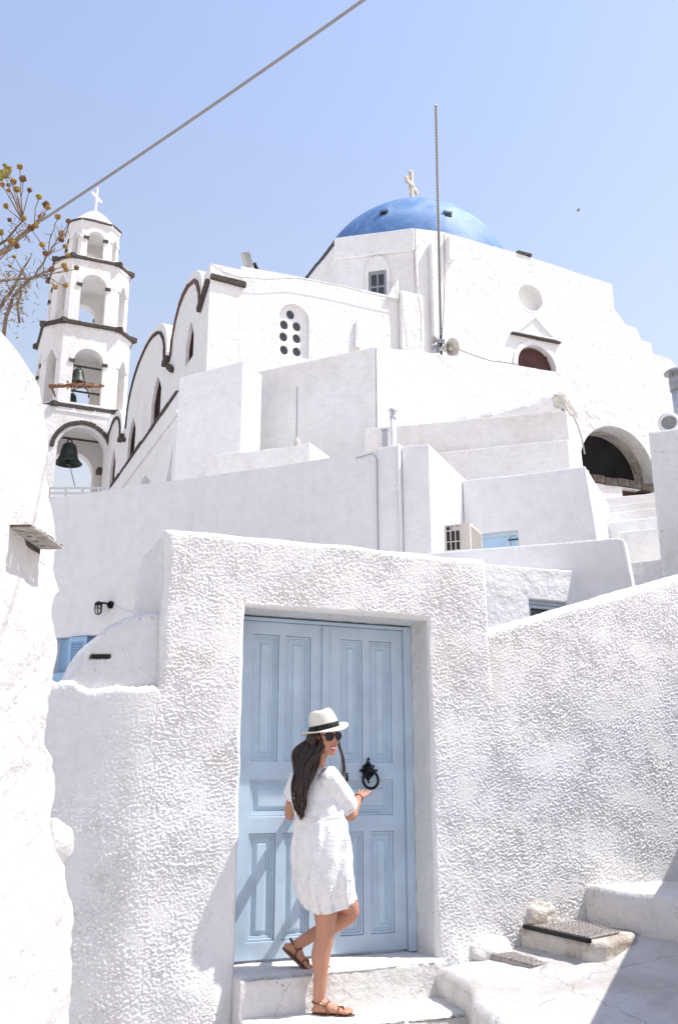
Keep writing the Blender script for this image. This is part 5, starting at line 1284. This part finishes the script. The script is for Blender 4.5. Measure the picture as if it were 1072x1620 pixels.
# hands: palm + four fingers + thumb
def hand(wr, tip, pn_, thumb_side, curl=.5):
    d = (tip - wr).normalized(); nrm = (pn_ - d * pn_.dot(d)).normalized(); s = d.cross(nrm).normalized() * thumb_side; gg = G2()
    gg.add(rings([[wr + d * t + s * (wd_ * math.cos(2 * math.pi * k / 12)) + nrm * (th_ * math.sin(2 * math.pi * k / 12)) for k in range(12)] for t, wd_, th_ in ((-.01, .022, .019), (.02, .028, .016), (.055, .038, .014), (.085, .038, .011), (.092, .030, .008))]))
    for j, (o_, ln, sp) in enumerate(((.031, .068, .26), (.011, .077, .09), (-.010, .072, -.10), (-.030, .056, -.30))):
        a = wr + d * .078 + s * o_; dd = (d + s * sp).normalized(); b = a + dd * ln * .45 + nrm * .006; c = b + (dd - nrm * curl * (.6 + .12 * j)).normalized() * ln * .33; e = c + (dd - nrm * curl * 1.5).normalized() * ln * .27
        gg.add(limb([a, b, c, e], [.0080, .0074, .0068, .0056], 8))
    a = wr + d * .022 + s * .024; b = a + (d * .6 + s * .75 - nrm * .2).normalized() * .036; c = b + (d * .9 + s * .35 - nrm * .35).normalized() * .030
    gg.add(limb([a, b, c], [.012, .0105, .008], 8)); return gg.geo
rcw = G.pt(rc[0] - .015, .06, rc[1] - rr + .01)            # bottom of the ring
g.add(hand(wrR, wrR + (rcw - wrR), Vector((-.1, -.55, .8)), -1, .35))
g.add(hand(wrL, wrL + Vector((.03, .10, .02)), Vector((0, -.3, 1)), 1, .3))
# head: skull, jaw, nose, brow, ears, lips, built in head space
def hp(x, y, z): return HM @ Vector((x, y, z))
hd = G2()
secs = []
for z, rx, yb, yf in ((-.118, .020, .030, .070), (-.108, .034, .010, .083), (-.092, .046, -.010, .087), (-.070, .055, -.045, .086), (-.045, .062, -.078, .086), (-.020, .067, -.090, .088), (.005, .070, -.096, .086), (.030, .072, -.098, .088), (.055, .071, -.094, .084), (.080, .062, -.080, .070), (.100, .044, -.055, .046), (.112, .018, -.02, .018)):
    cy = (yb + yf) / 2; ry = (yf - yb) / 2; rg = []
    for k in range(28):
        a = 2 * math.pi * k / 28; c_, s_2 = math.cos(a), math.sin(a)
        w_ = rx * (1 - .12 * max(0, s_2) ** 2 * (1 if z < 0 else .3)); rg.append(hp(w_ * math.copysign(abs(c_) ** .88, c_), cy + ry * s_2, z))
    secs.append(rg)
hd.add(rings(secs))
hd.add(rings([[hp(x * w_, y, z) for x, y in ((-1, 0), (-.5, 0), (.5, 0), (1, 0))] for z, w_, y in ()]) if False else ([], []))
def nose():
    return rings([[hp(w_ * math.cos(2 * math.pi * k / 10), y0 + (d_) * max(-.4, math.sin(2 * math.pi * k / 10)), z) for k in range(10)] for z, w_, y0, d_ in ((.018, .008, .080, .010), (.0, .009, .082, .016), (-.018, .012, .083, .024), (-.030, .016, .083, .028), (-.038, .015, .082, .020), (-.042, .008, .080, .008))])
hd.add(nose())
hd.add(ellipsoid((0, 0, 0), (.018, .014, .014), 12, 8, HM @ Matrix.Translation((0, .074, -.104))))
for s in (-1, 1):
    hd.add(ellipsoid((0, 0, 0), (.022, .017, .019), 12, 8, HM @ Matrix.Translation((s * .036, .062, -.038))))
    hd.add(ellipsoid((0, 0, 0), (.008, .018, .030), 10, 8, HM @ Matrix.Translation((s * .072, -.008, -.012))))
for V_ in (): pass
g.add(hd.geo)
body = mk('body', g.geo, 'skin', wo_); remeshed(body, .0042, 3)
# mouth
mk('lips', G2().add(limb([hp(-.026, .078, -.062), hp(-.014, .088, -.0645), hp(0, .0915, -.0625), hp(.014, .088, -.0645), hp(.026, .078, -.062)], [.002, .0042, .005, .0042, .002], 8)).add(limb([hp(-.026, .078, -.063), hp(-.013, .086, -.0775), hp(0, .089, -.081), hp(.013, .086, -.0775), hp(.026, .078, -.063)], [.002, .0045, .0055, .0045, .002], 8)).geo, 'lips', wo_, smooth=True)
mk('teeth', limb([hp(-.020, .0805, -.066), hp(-.010, .0865, -.0705), hp(0, .0885, -.0715), hp(.010, .0865, -.0705), hp(.020, .0805, -.066)], [.003, .0052, .006, .0052, .003], 8), 'teeth', wo_, smooth=True)
# sunglasses
for s in (-1, 1):
    T_ = HM @ Matrix.Translation((s * .033, .0955 - .006, -.002)) @ Matrix.Rotation(R(-s * 12), 4, 'Z')
    pts = [T_ @ Vector((.028 * math.cos(a) * (1 + .06 * math.sin(a)), 0, .024 * math.sin(a))) for a in np.linspace(0, 2 * math.pi, 21)[:-1]]
    pb = [T_ @ Vector((.028 * math.cos(a) * (1 + .06 * math.sin(a)), -.004, .024 * math.sin(a))) for a in np.linspace(0, 2 * math.pi, 21)[:-1]]
    if s < 0: sg = mk('sunglasses', G2().add(ring_tube([T0 for T0 in pts], .0034, 6)).geo, 'sunframe', wo_, smooth=True)
    else: mk('rim', ring_tube(pts, .0034, 6), 'sunframe', sg, smooth=True)
    mk('lens', rings([pts, pb]), 'lens', sg)
    mk('temple', tube([hp(s * .058, .083, .006), hp(s * .070, .05, .006), hp(s * .073, -.01, .002)], [.003, .0028, .0025], 6), 'sunframe', sg)
mk('bridge', tube([hp(-.008, .093, .004), hp(0, .096, .007), hp(.008, .093, .004)], .0028, 6), 'sunframe', sg)
# --- dress
def dress():
    n = 72; rows = []
    spec = [  # px centre, py, dy, half width right-left, half depth, pleat
        (497, 1214, .05, .085, .060, 0), (497, 1219, .05, .135, .078, 0), (498, 1228, .05, .172, .095, .001), (499, 1245, .045, .176, .112, .003), (502, 1265, .04, .165, .122, .004), (505, 1288, .035, .160, .125, .004), (506, 1293, .035, .158, .124, .003), (507, 1300, .03, .170, .132, .008), (508, 1325, .03, .190, .150, .011), (509, 1355, .03, .200, .160, .012), (511, 1385, .03, .196, .162, .013), (514, 1408, .04, .186, .165, .014), (519, 1425, .05, .172, .160, .014), (522, 1436, .05, .162, .156, .014)]
    for j, (px, py, dy, rx, ry, pl_) in enumerate(spec):
        c = Q(px, py, dy); rg = []
        blend = min(1, max(0, (py - 1290) / 100)); ax = (rgt * (1 - blend) + Vector((fwd.y, -fwd.x, 0)) * blend).normalized(); ay = Vector((-ax.y, ax.x, 0))
        for k in range(n):
            a = 2 * math.pi * k / n; r_ = 1 + pl_ * 8 * (.35 * math.sin(11 * a + .6 * j * .3) + .25 * math.sin(17 * a + 1.3) + .3 * math.sin(5 * a + .5) + .2 * math.sin(23 * a + .12 * j)) * (.6 if j < 6 else 1.15)
            p = c + ax * (rx * r_ * math.cos(a)) + ay * (ry * r_ * math.sin(a))
            if j >= 11: p.z += (.035 * max(0, math.sin(a)) + .02 * math.sin(2 * a + .5)) * (j - 10) / 3
            rg.append(p)
        rows.append(rg)
    # resample between the rows for a soft surface
    out = []
    for i in range(len(rows) - 1):
        K_ = max(2, int((rows[i][0] - rows[i + 1][0]).length / .012))
        for k in range(K_):
            t = k / K_; out.append([a.lerp(b, t) for a, b in zip(rows[i], rows[i + 1])])
    out.append(rows[-1]); inner = [[p.lerp(sum(rows[-1], Vector()) / n, .05) for p in r_] for r_ in (rows[-1],)]
    V = [p for r_ in out for p in r_]
    for i, v in enumerate(V):
        q = Vector((v.x * 16, v.y * 16, v.z * 5)); d = .013 * mnoise.noise(q) + .007 * mnoise.noise(Vector((v.x * 34, v.y * 34, v.z * 12))); v += Vector((d, -d, d * .3))
    m_ = len(out); Fc = [(i * n + k, i * n + (k + 1) % n, (i + 1) * n + (k + 1) % n, (i + 1) * n + k) for i in range(m_ - 1) for k in range(n)]
    Fc.append(tuple(range(n)))
    o = mk('dress', (V, Fc), 'dress', wo_, smooth=True)
    s = o.modifiers.new('s', 'SOLIDIFY'); s.thickness = .006; s.offset = -1
    return o
DR_ = dress()
def sleeve(sh, el, t1, r0, r1, name, lift):
    d = (el - sh).normalized(); a = d.orthogonal().normalized(); b = d.cross(a); n = 40; rows = []; L_ = (el - sh).length * t1
    for i in range(16):
        t = i / 15; base = sh + d * (L_ * t) - d * .02; r_ = r0 + (r1 - r0) * (t ** .8) - (.010 if i > 13 else 0)
        rows.append([base + (a * math.cos(2 * math.pi * k / n) + b * math.sin(2 * math.pi * k / n)) * (r_ * (1 + .05 * t * math.sin(9 * 2 * math.pi * k / n + 2 * t) + .04 * t * math.sin(5 * 2 * math.pi * k / n + 4 * t))) for k in range(n)])
    V = [p for r_ in rows for p in r_]; Fc = [(i * n + k, i * n + (k + 1) % n, (i + 1) * n + (k + 1) % n, (i + 1) * n + k) for i in range(15) for k in range(n)] + [tuple(range(n))]
    o = mk(name, (V, Fc), 'dress', DR_, smooth=True); s = o.modifiers.new('s', 'SOLIDIFY'); s.thickness = .006; s.offset = -1
    mk('sleeve_hem', ring_tube([sum([rows[-1][k]], Vector()) for k in range(0, n, 2)], .006, 6), 'dress', DR_, smooth=True)
sleeve(shR + Vector((-.01, 0, .0)), elR, .86, .060, .086, 'sleeve', 0)
sleeve(shL + Vector((.01, 0, .0)), elL, .62, .058, .075, 'sleeve', 0)
cwp = [Q(505, 1293, .035) + rgt * (.166 * math.cos(a)) + Vector((-rgt.y, rgt.x, 0)) * (.131 * math.sin(a)) for a in np.linspace(0, 2 * math.pi, 49)[:-1]]
mk('waist_seam', ring_tube(cwp, .003, 6), 'dress', DR_, smooth=True)
# --- hair: locks as tapered tubes over a back mass
hr = G2(); hrand = random.Random(11)
hairobj = None
mass = [Q(498, 1160, .03), Q(490, 1185, .03), Q(483, 1215, -.06), Q(478, 1245, -.09), Q(476, 1272, -.08), Q(476, 1290, -.07)]
bulk = []
for i, (c, rx, ry) in enumerate(zip(mass, (.040, .060, .054, .044, .032, .014), (.030, .045, .034, .028, .020, .010))):
    bulk.append([c + rgt * (rx * math.cos(2 * math.pi * k / 24)) + chest * (ry * math.sin(2 * math.pi * k / 24)) for k in range(24)])
hairobj = mk('hair', G2().add(rings(bulk)).add(ellipsoid((0, 0, 0), (.079, .088, .090), 20, 14, HM @ Matrix.Translation((0, -.022, .022)))).geo, 'hair', wo_, smooth=True)
lk = G2(); lk2 = G2()
for i in range(190):
    a = hrand.uniform(-1, 1); side = a
    top_ = HM @ Vector((a * .076, -.085 * math.sqrt(max(0, 1 - a * a)) - .005 + (.03 if abs(a) > .8 else 0), .045))
    m1 = Q(498 + 4 * a, 1183, .0) + rgt * (a * .080) - chest * (.055 + hrand.uniform(-.01, .01))
    sh_ = hrand.uniform(-1, 1) * .3
    m2 = mass[2] + rgt * ((a * .8 + sh_ * .3) * .066) - chest * hrand.uniform(.01, .045); m3 = mass[3] + rgt * ((a * .75 + sh_) * .055) - chest * hrand.uniform(.0, .045)
    m4 = mass[4] + rgt * ((a * .6 + sh_) * .046) - chest * hrand.uniform(-.01, .03) + Vector((0, 0, hrand.uniform(-.02, .05))); m5 = mass[5] + rgt * ((a * .5 + sh_) * .034) + Vector((0, 0, hrand.uniform(-.03, .09)))
    wv = rgt * hrand.uniform(-.014, .014)
    r_ = hrand.uniform(.0035, .0085)
    (lk2 if hrand.random() < .10 else lk).add(limb([top_, m1, m2 + wv, m3 - wv, m4 + wv, m5], [r_, r_ * 1.1, r_, r_ * .9, r_ * .7, .0012], 5))
for i in range(46):
    a = i / 45; r_ = hrand.uniform(.004, .007); j1, j2 = hrand.uniform(-.012, .012), hrand.uniform(-.012, .012); t_ = HM @ Vector((.055 + .01 * a, .042 - .09 * a + j1, .075)); (lk2 if i % 9 == 4 else lk).add(limb([t_, HM @ Vector((.085 + .2 * j2, .018 - .085 * a + j1, -.02)), HM @ Vector((.088 + .2 * j2, .0 - .075 * a + j1, -.08)), Q(494 - 9 * a + 3 * hrand.uniform(-1, 1), 1222, -.11), Q(485 - 8 * a, 1252, -.12), Q(480 - 6 * a, 1270, -.11)], [r_ * .9, r_, r_, r_, r_ * .7, .001], 5))
for i in range(34):      # locks over the right shoulder, and beside the cheek
    a = hrand.uniform(-1, 1); t_ = HM @ Vector((.070 + .006 * a, -.02 + .012 * a, .03)); r_ = hrand.uniform(.003, .006)
    if i < 20: lk.add(limb([t_, Q(503 + 3 * a, 1185, -.06), Q(502 + 4 * a, 1205, -.09), Q(494 + 6 * a, 1222, -.10), Q(486 + 6 * a, 1240, -.11)], [r_, r_, r_, r_ * .8, .001], 5))
    else:
        t_ = HM @ Vector((-.066, .03 + .01 * a, .03)); (lk2 if i % 3 == 0 else lk).add(limb([t_, HM @ Vector((-.078, .034 + .01 * a, -.05)), Q(541 + 1.5 * a, 1196, .10), Q(543 + 3 * a, 1212 + 3 * a, .12), Q(542 + 5 * a, 1228 + 5 * a, .12)], [r_, r_, r_ * .9, r_ * .6, .001], 5))
o = mk('hair_lock', lk.geo, 'hair', hairobj, smooth=True); o['kind'] = 'stuff'
o = mk('hair_lock', lk2.geo, 'hair2', hairobj, smooth=True); o['kind'] = 'stuff'
# --- hat
hupv = Vector((-.23, -.10, .97)).normalized(); hfw = (look - hupv * look.dot(hupv)).normalized(); hsd = hfw.cross(hupv)
hcn = Q(515, 1160, -.02) + hupv * .022
HT = Matrix(((hsd.x, hfw.x, hupv.x, hcn.x), (hsd.y, hfw.y, hupv.y, hcn.y), (hsd.z, hfw.z, hupv.z, hcn.z), (0, 0, 0, 1)))
def hat():
    n = 48
    def ring_(rx, ry, z, pinch=0, brim=0):
        out = []
        for k in range(n):
            a = 2 * math.pi * k / n; x = rx * math.cos(a); y = ry * math.sin(a); zz = z
            if pinch:
                x *= 1 - pinch * .32 * max(0, math.sin(a)) ** 1.2; zz -= pinch * .012 * math.cos(a) ** 2 * -1 + pinch * .022 * max(0, 1 - (x / .045) ** 2) * (.35 + .65 * max(0, math.sin(a)))*0 
            if brim: zz += brim * (.018 * abs(math.cos(a)) ** 2 - .014 * max(0, math.sin(a)) - .006 * max(0, -math.sin(a)))
            out.append(HT @ Vector((x, y, zz)))
        return out
    prof = [(.142, .155, -.006, 0, 1), (.144, .157, .000, 0, 1), (.125, .138, .000, 0, .75), (.100, .116, -.001, 0, .3), (.0865, .103, .004, 0, 0), (.085, .101, .020, 0, 0), (.083, .098, .045, 0, 0), (.078, .092, .075, .3, 0), (.071, .084, .100, .7, 0), (.060, .074, .112, 1, 0), (.046, .060, .113, 1, 0), (.028, .042, .100, 1, 0), (.010, .02, .092, 1, 0)]
    g_ = rings([ring_(*p) for p in prof], caps=False); V, Fc = g_; Fc.append(tuple((len(prof) - 1) * n + k for k in range(n)))
    h = mk('hat', (V, Fc), 'straw', wo_, smooth=True)
    under = rings([ring_(.142, .155, -.006, 0, 1), ring_(.10, .116, -.007, 0, .3), ring_(.082, .098, -.004, 0, 0), ring_(.078, .094, .03, 0, 0)], caps=False)
    mk('brim_underside', under, 'straw', h, smooth=True)
    mk('hat_band', rings([ring_(.0878, .1042, .005), ring_(.0882, .1046, .006), ring_(.0856, .1012, .036), ring_(.0845, .100, .037)], caps=False), 'band', h, smooth=True)
    mk('band_bow', xf(box(-.004, .006, -.022, .022, .006, .036), HT @ Matrix.Translation((.089, .01, 0))), 'band', h, bevel=.003)
hat()
# --- sandals
def sandal(heel, toe, up_, label=None):
    d = (toe - heel).normalized(); s = d.cross(up_).normalized(); L_ = (toe - heel).length
    outl = []
    for k in range(28):
        a = 2 * math.pi * k / 28; t = (1 - math.cos(a)) / 2; wd_ = .036 * (abs(math.sin(a)) ** .6) * (.78 + .38 * t); outl.append(heel + d * (-.012 + (L_ + .022) * t) + s * (math.copysign(wd_, math.sin(a))))
    so_ = mk('sandal', rings([[p - up_ * .016 for p in outl], [p - up_ * .003 for p in outl]]), 'sole', wo_)
    def strap(pts, r_=.005, name='strap'): mk(name, limb([heel + d * (L_ * t) + s * x + up_ * z for t, x, z in pts], [r_] * len(pts), 6), 'leather', so_, smooth=True)
    strap([(.72, -.042, .0), (.70, -.030, .028), (.68, 0, .036), (.66, .030, .028), (.64, .042, .0)])
    strap([(.60, -.040, .0), (.66, -.022, .034), (.78, .014, .030), (.80, .040, .0)])
    strap([(.40, -.036, .0), (.34, -.034, .040), (.40, 0, .062), (.34, .034, .040), (.40, .036, .0)])
    strap([(.34, -.034, .04), (.10, -.030, .052), (-.045, 0, .056), (.10, .030, .052), (.34, .034, .04)], .0048)
    mk('buckle', ring_tube([heel + d * (L_ * .22 + .007 * math.cos(a)) + s * .036 + up_ * (.047 + .008 * math.sin(a)) for a in np.linspace(0, 2 * math.pi, 9)[:-1]], .0018, 5), 'gold', so_)
    for dt, z in ((.70, .042), (.64, .040)): mk('strap_bead', ellipsoid(heel + d * (L_ * dt) + up_ * z, (.007,) * 3, 8, 6), 'gold', so_)
sandal(fh, ft, up); sandal(hL, tL, upL)
bw = wrR + (wrR - elR).normalized() * -.015
ax_ = (wrR - elR).normalized(); oa = ax_.orthogonal().normalized(); ob = ax_.cross(oa)
mk('bracelet', ring_tube([bw + (oa * math.cos(a) + ob * math.sin(a)) * .028 for a in np.linspace(0, 2 * math.pi, 17)[:-1]], .0035, 6), 'leather', wo_, smooth=True)

# =================================================================== DRIED PLANT ON THE NEAR WALL
pln = thing('dried_plant', 'dried branching plant with yellow brown seed heads on top of the near wall', 'plant', P(-20, 520, 3.2))
prand = random.Random(3)
def PY(x, y, dy=0): return P(x, y, 3.2 + dy)
def stem_(pts, r0, r1, m='stem', name='stem', n=6):
    ps = [PY(*p) for p in pts]; k = len(ps)
    # a slightly crooked path
    out = []
    for i in range(k - 1):
        for j in range(3):
            t = j / 3; out.append(ps[i].lerp(ps[i + 1], t) + Vector((prand.uniform(-1, 1), prand.uniform(-1, 1), prand.uniform(-1, 1))) * .0025)
    out.append(ps[-1]); N = len(out)
    return mk(name, tube(out, [r0 + (r1 - r0) * i / (N - 1) for i in range(N)], n), m, pln, smooth=True)
# main leaning branches
stem_([(-60, 480, .1), (-20, 415, .05), (10, 395), (45, 365), (60, 352), (72, 338)], .015, .005, 'twig', 'branch')
stem_([(-40, 520, .1), (-10, 500, .05), (15, 465), (35, 430), (50, 405)], .010, .003, 'stem', 'branch')
stem_([(-60, 440, 0), (-15, 395), (10, 380), (36, 350)], .008, .003, 'stem', 'branch')
stem_([(5, 540, .1), (10, 500), (22, 470), (45, 443), (70, 432), (90, 425)], .008, .003, 'stem', 'branch')
stem_([(-30, 450, .05), (0, 445), (30, 441), (52, 442), (68, 430)], .007, .003, 'twig', 'branch')
stem_([(30, 510, .05), (28, 480), (35, 455), (55, 437), (75, 405), (88, 392)], .005, .002, 'stem', 'branch')
heads = [(0, 281, 9), (8, 275, 11), (14, 268, 9), (32, 264, 7), (37, 283, 8), (22, 287, 8), (4, 292, 6), (14, 293, 5), (14, 301, 5), (27, 300, 8), (47, 301, 6), (10, 326, 7), (62, 311, 8), (73, 324, 9), (76, 328, 7), (38, 345, 6), (16, 348, 6), (64, 343, 6), (92, 343, 7), (109, 350, 6), (2, 367, 7), (98, 370, 8), (98, 379, 7), (67, 387, 7), (103, 390, 6), (72, 401, 6), (108, 404, 6), (18, 381, 8), (27, 389, 7), (23, 406, 5), (16, 421, 4), (82, 426, 7), (102, 420, 7), (105, 427, 6), (121, 424, 6), (88, 454, 6), (104, 452, 6), (50, 360, 8), (57, 356, 7), (8, 262, 5)]
roots = [(10, 395), (30, 372), (45, 365), (55, 355), (68, 432), (45, 443), (36, 350), (20, 400), (0, 410), (75, 405)]
def head_mesh(seed, m):
    g = ellipsoid((0, 0, 0), (1, 1, .8), 12, 8); vs = [v * (1 + .7 * mnoise.noise(v * 2.5 + Vector((seed, 0, 0)))) for v in g[0]]; G_ = G2(); G_.add((vs, g[1])); rd = random.Random(seed)
    for k in range(26):
        a = rd.uniform(0, 6.28); e = rd.uniform(-1, .9); c = math.sqrt(max(0, 1 - e * e)); d = Vector((c * math.cos(a), c * math.sin(a), e)); s = d.orthogonal() * .22
        G_.v += [d * .8 + s, d * .8 - s, d * rd.uniform(1.15, 1.5)]; k0 = len(G_.v); G_.f.append((k0 - 3, k0 - 2, k0 - 1))
    me = mesh_from(*G_.geo, 'flower_head'); me.materials.append(m); return me
hms = [head_mesh(1, M['flower']), head_mesh(5, M['flower2']), head_mesh(9, M['flower'])]
M['green_bud'] = simple('faded_yellow_bud', (.42, .36, .10), .9, 0, .3, 45, .003)
hms.append(head_mesh(12, M['green_bud']))
for i, (x, y, r_) in enumerate(heads):
    dy = prand.uniform(-.12, .12); c = PY(x, y, dy); k = 3 if (x, y) in ((8, 275), (62, 311), (0, 281)) else (i % 3)
    place('flower_head', hms[k], Matrix.Translation(c) @ Matrix.Rotation(prand.uniform(0, 6), 4, 'Z') @ Matrix.Rotation(prand.uniform(-.6, .6), 4, 'X') @ Matrix.Scale(r_ * .00155, 4), pln)
    rt = min(roots, key=lambda q: (q[0] - x) ** 2 + (q[1] - y) ** 2 * .6 + prand.uniform(0, 500) + (0 if q[1] > y + 12 else 4000))
    mid = ((x * .5 + rt[0] * .5 + prand.uniform(-3, 3)), (y * .55 + rt[1] * .45), dy * .5)
    stem_([(rt[0], rt[1], 0), mid, (x, y + r_ * .3, dy)], .0024, .0016, 'stem', 'stem', 5)
tg = G2()
for k in range(230):
    rt = prand.choice([(10, 440), (30, 450), (20, 470), (40, 435), (30, 480), (12, 500), (60, 437), (35, 372), (8, 420), (45, 366), (90, 375), (5, 480)]); x, y = rt[0] + prand.gauss(0, 14), rt[1] + prand.gauss(0, 12)
    p = PY(x, y, prand.uniform(-.1, .1)); d1 = Vector((prand.gauss(0, 1), prand.gauss(0, 1), prand.gauss(0, 1))).normalized() * prand.uniform(.015, .045); d2 = Vector((prand.gauss(0, 1), prand.gauss(0, 1), prand.gauss(0, 1))).normalized() * .012
    tg.add(tube([p, p + d1 * .5 + d2, p + d1], [.0014, .0012, .0005], 4))
mk('fine_twigs', tg.geo, 'stem', pln)['kind'] = 'stuff'
tg = G2()
for k in range(160):
    x, y = prand.gauss(18, 22), prand.gauss(462, 26)
    if x > 60 or y < 400: continue
    p = PY(x, y, prand.uniform(-.1, .1)); a = Vector((prand.gauss(0, 1), prand.gauss(0, 1), prand.gauss(0, 1))).normalized() * prand.uniform(.008, .018); b = a.orthogonal().normalized() * .004
    tg.v += [p - b, p + a * .5 - b * 1.5, p + a, p + a * .5 + b * 1.5]; k0 = len(tg.v); tg.f.append((k0 - 4, k0 - 3, k0 - 2, k0 - 1))
mk('dry_leaves', tg.geo, 'twig', pln)['kind'] = 'stuff'
# lower dead sprig sticking out of the wall
sp = thing('dead_sprig', 'short dead sprig sticking out of the near wall in front of the bell tower', 'sprig', P(80, 610, 3.3))
def S3(x, y, dy=0): return P(x, y, 3.3 + dy)
mk('twig', tube([S3(78, 611, .0), S3(100, 611), S3(118, 608), S3(140, 611), S3(162, 612)], [.008, .006, .007, .006, .003], 7), 'oldwood', sp, smooth=True)
mk('twig', tube([S3(80, 610, .0), S3(85, 620), S3(88, 628)], [.006, .005, .003], 6), 'stem', sp, smooth=True)
tg = G2()
for k in range(110):
    x = prand.choice([prand.uniform(85, 165), prand.gauss(128, 9)]); y = 610 + prand.gauss(0, 2.2); p = S3(x, y, prand.uniform(-.03, .03)); a = Vector((prand.gauss(0, 1), prand.gauss(0, .6), prand.gauss(0, 1))).normalized() * prand.uniform(.008, .018); b = a.orthogonal().normalized() * .004
    tg.v += [p - b, p + a * .5 - b * 1.5, p + a, p + a * .5 + b * 1.5]; k0 = len(tg.v); tg.f.append((k0 - 4, k0 - 3, k0 - 2, k0 - 1))
mk('dry_leaves', tg.geo, 'oldwood', sp)['kind'] = 'stuff'

# =================================================================== OVERHEAD CABLE
c0, c1 = P(600, -18, 3.0), P(66, 349, 4.2)
pts = []
for k in range(25):
    t = k / 24; p = c0.lerp(c1, t); p.z -= .035 * 4 * t * (1 - t) * .35; pts.append(p)
ext = c0 + (c0 - c1) * .8
oc = mk('overhead_cable', tube([ext] + pts, .0066, 8), 'cable', None, smooth=True, origin=c1)
tagp(oc, 'twisted grey cable running diagonally across the sky to the dried plant', 'cable')
# a small far bird
bp = P(914, 333, 95); bd = thing('bird', 'tiny distant bird in the sky right of the dome', 'bird', bp)
mk('bird_body', ellipsoid(bp, (.22, .08, .07), 10, 8), 'stem', bd, smooth=True)
mk('wing', ([bp + Vector(v) for v in ((-.08, 0, .03), (.10, 0, .03), (.02, -.42, .12), (-.06, -.40, .12), (-.08, 0, .05), (.10, 0, .05), (.02, -.42, .13), (-.06, -.40, .13))], [(0, 1, 2, 3), (7, 6, 5, 4), (0, 1, 5, 4), (1, 2, 6, 5), (2, 3, 7, 6), (3, 0, 4, 7)]), 'stem', bd)
mk('wing', ([bp + Vector(v) for v in ((-.08, 0, .03), (.10, 0, .03), (.02, .42, .12), (-.06, .40, .12), (-.08, 0, .05), (.10, 0, .05), (.02, .42, .13), (-.06, .40, .13))], [(0, 1, 2, 3), (7, 6, 5, 4), (0, 1, 5, 4), (1, 2, 6, 5), (2, 3, 7, 6), (3, 0, 4, 7)]), 'stem', bd)
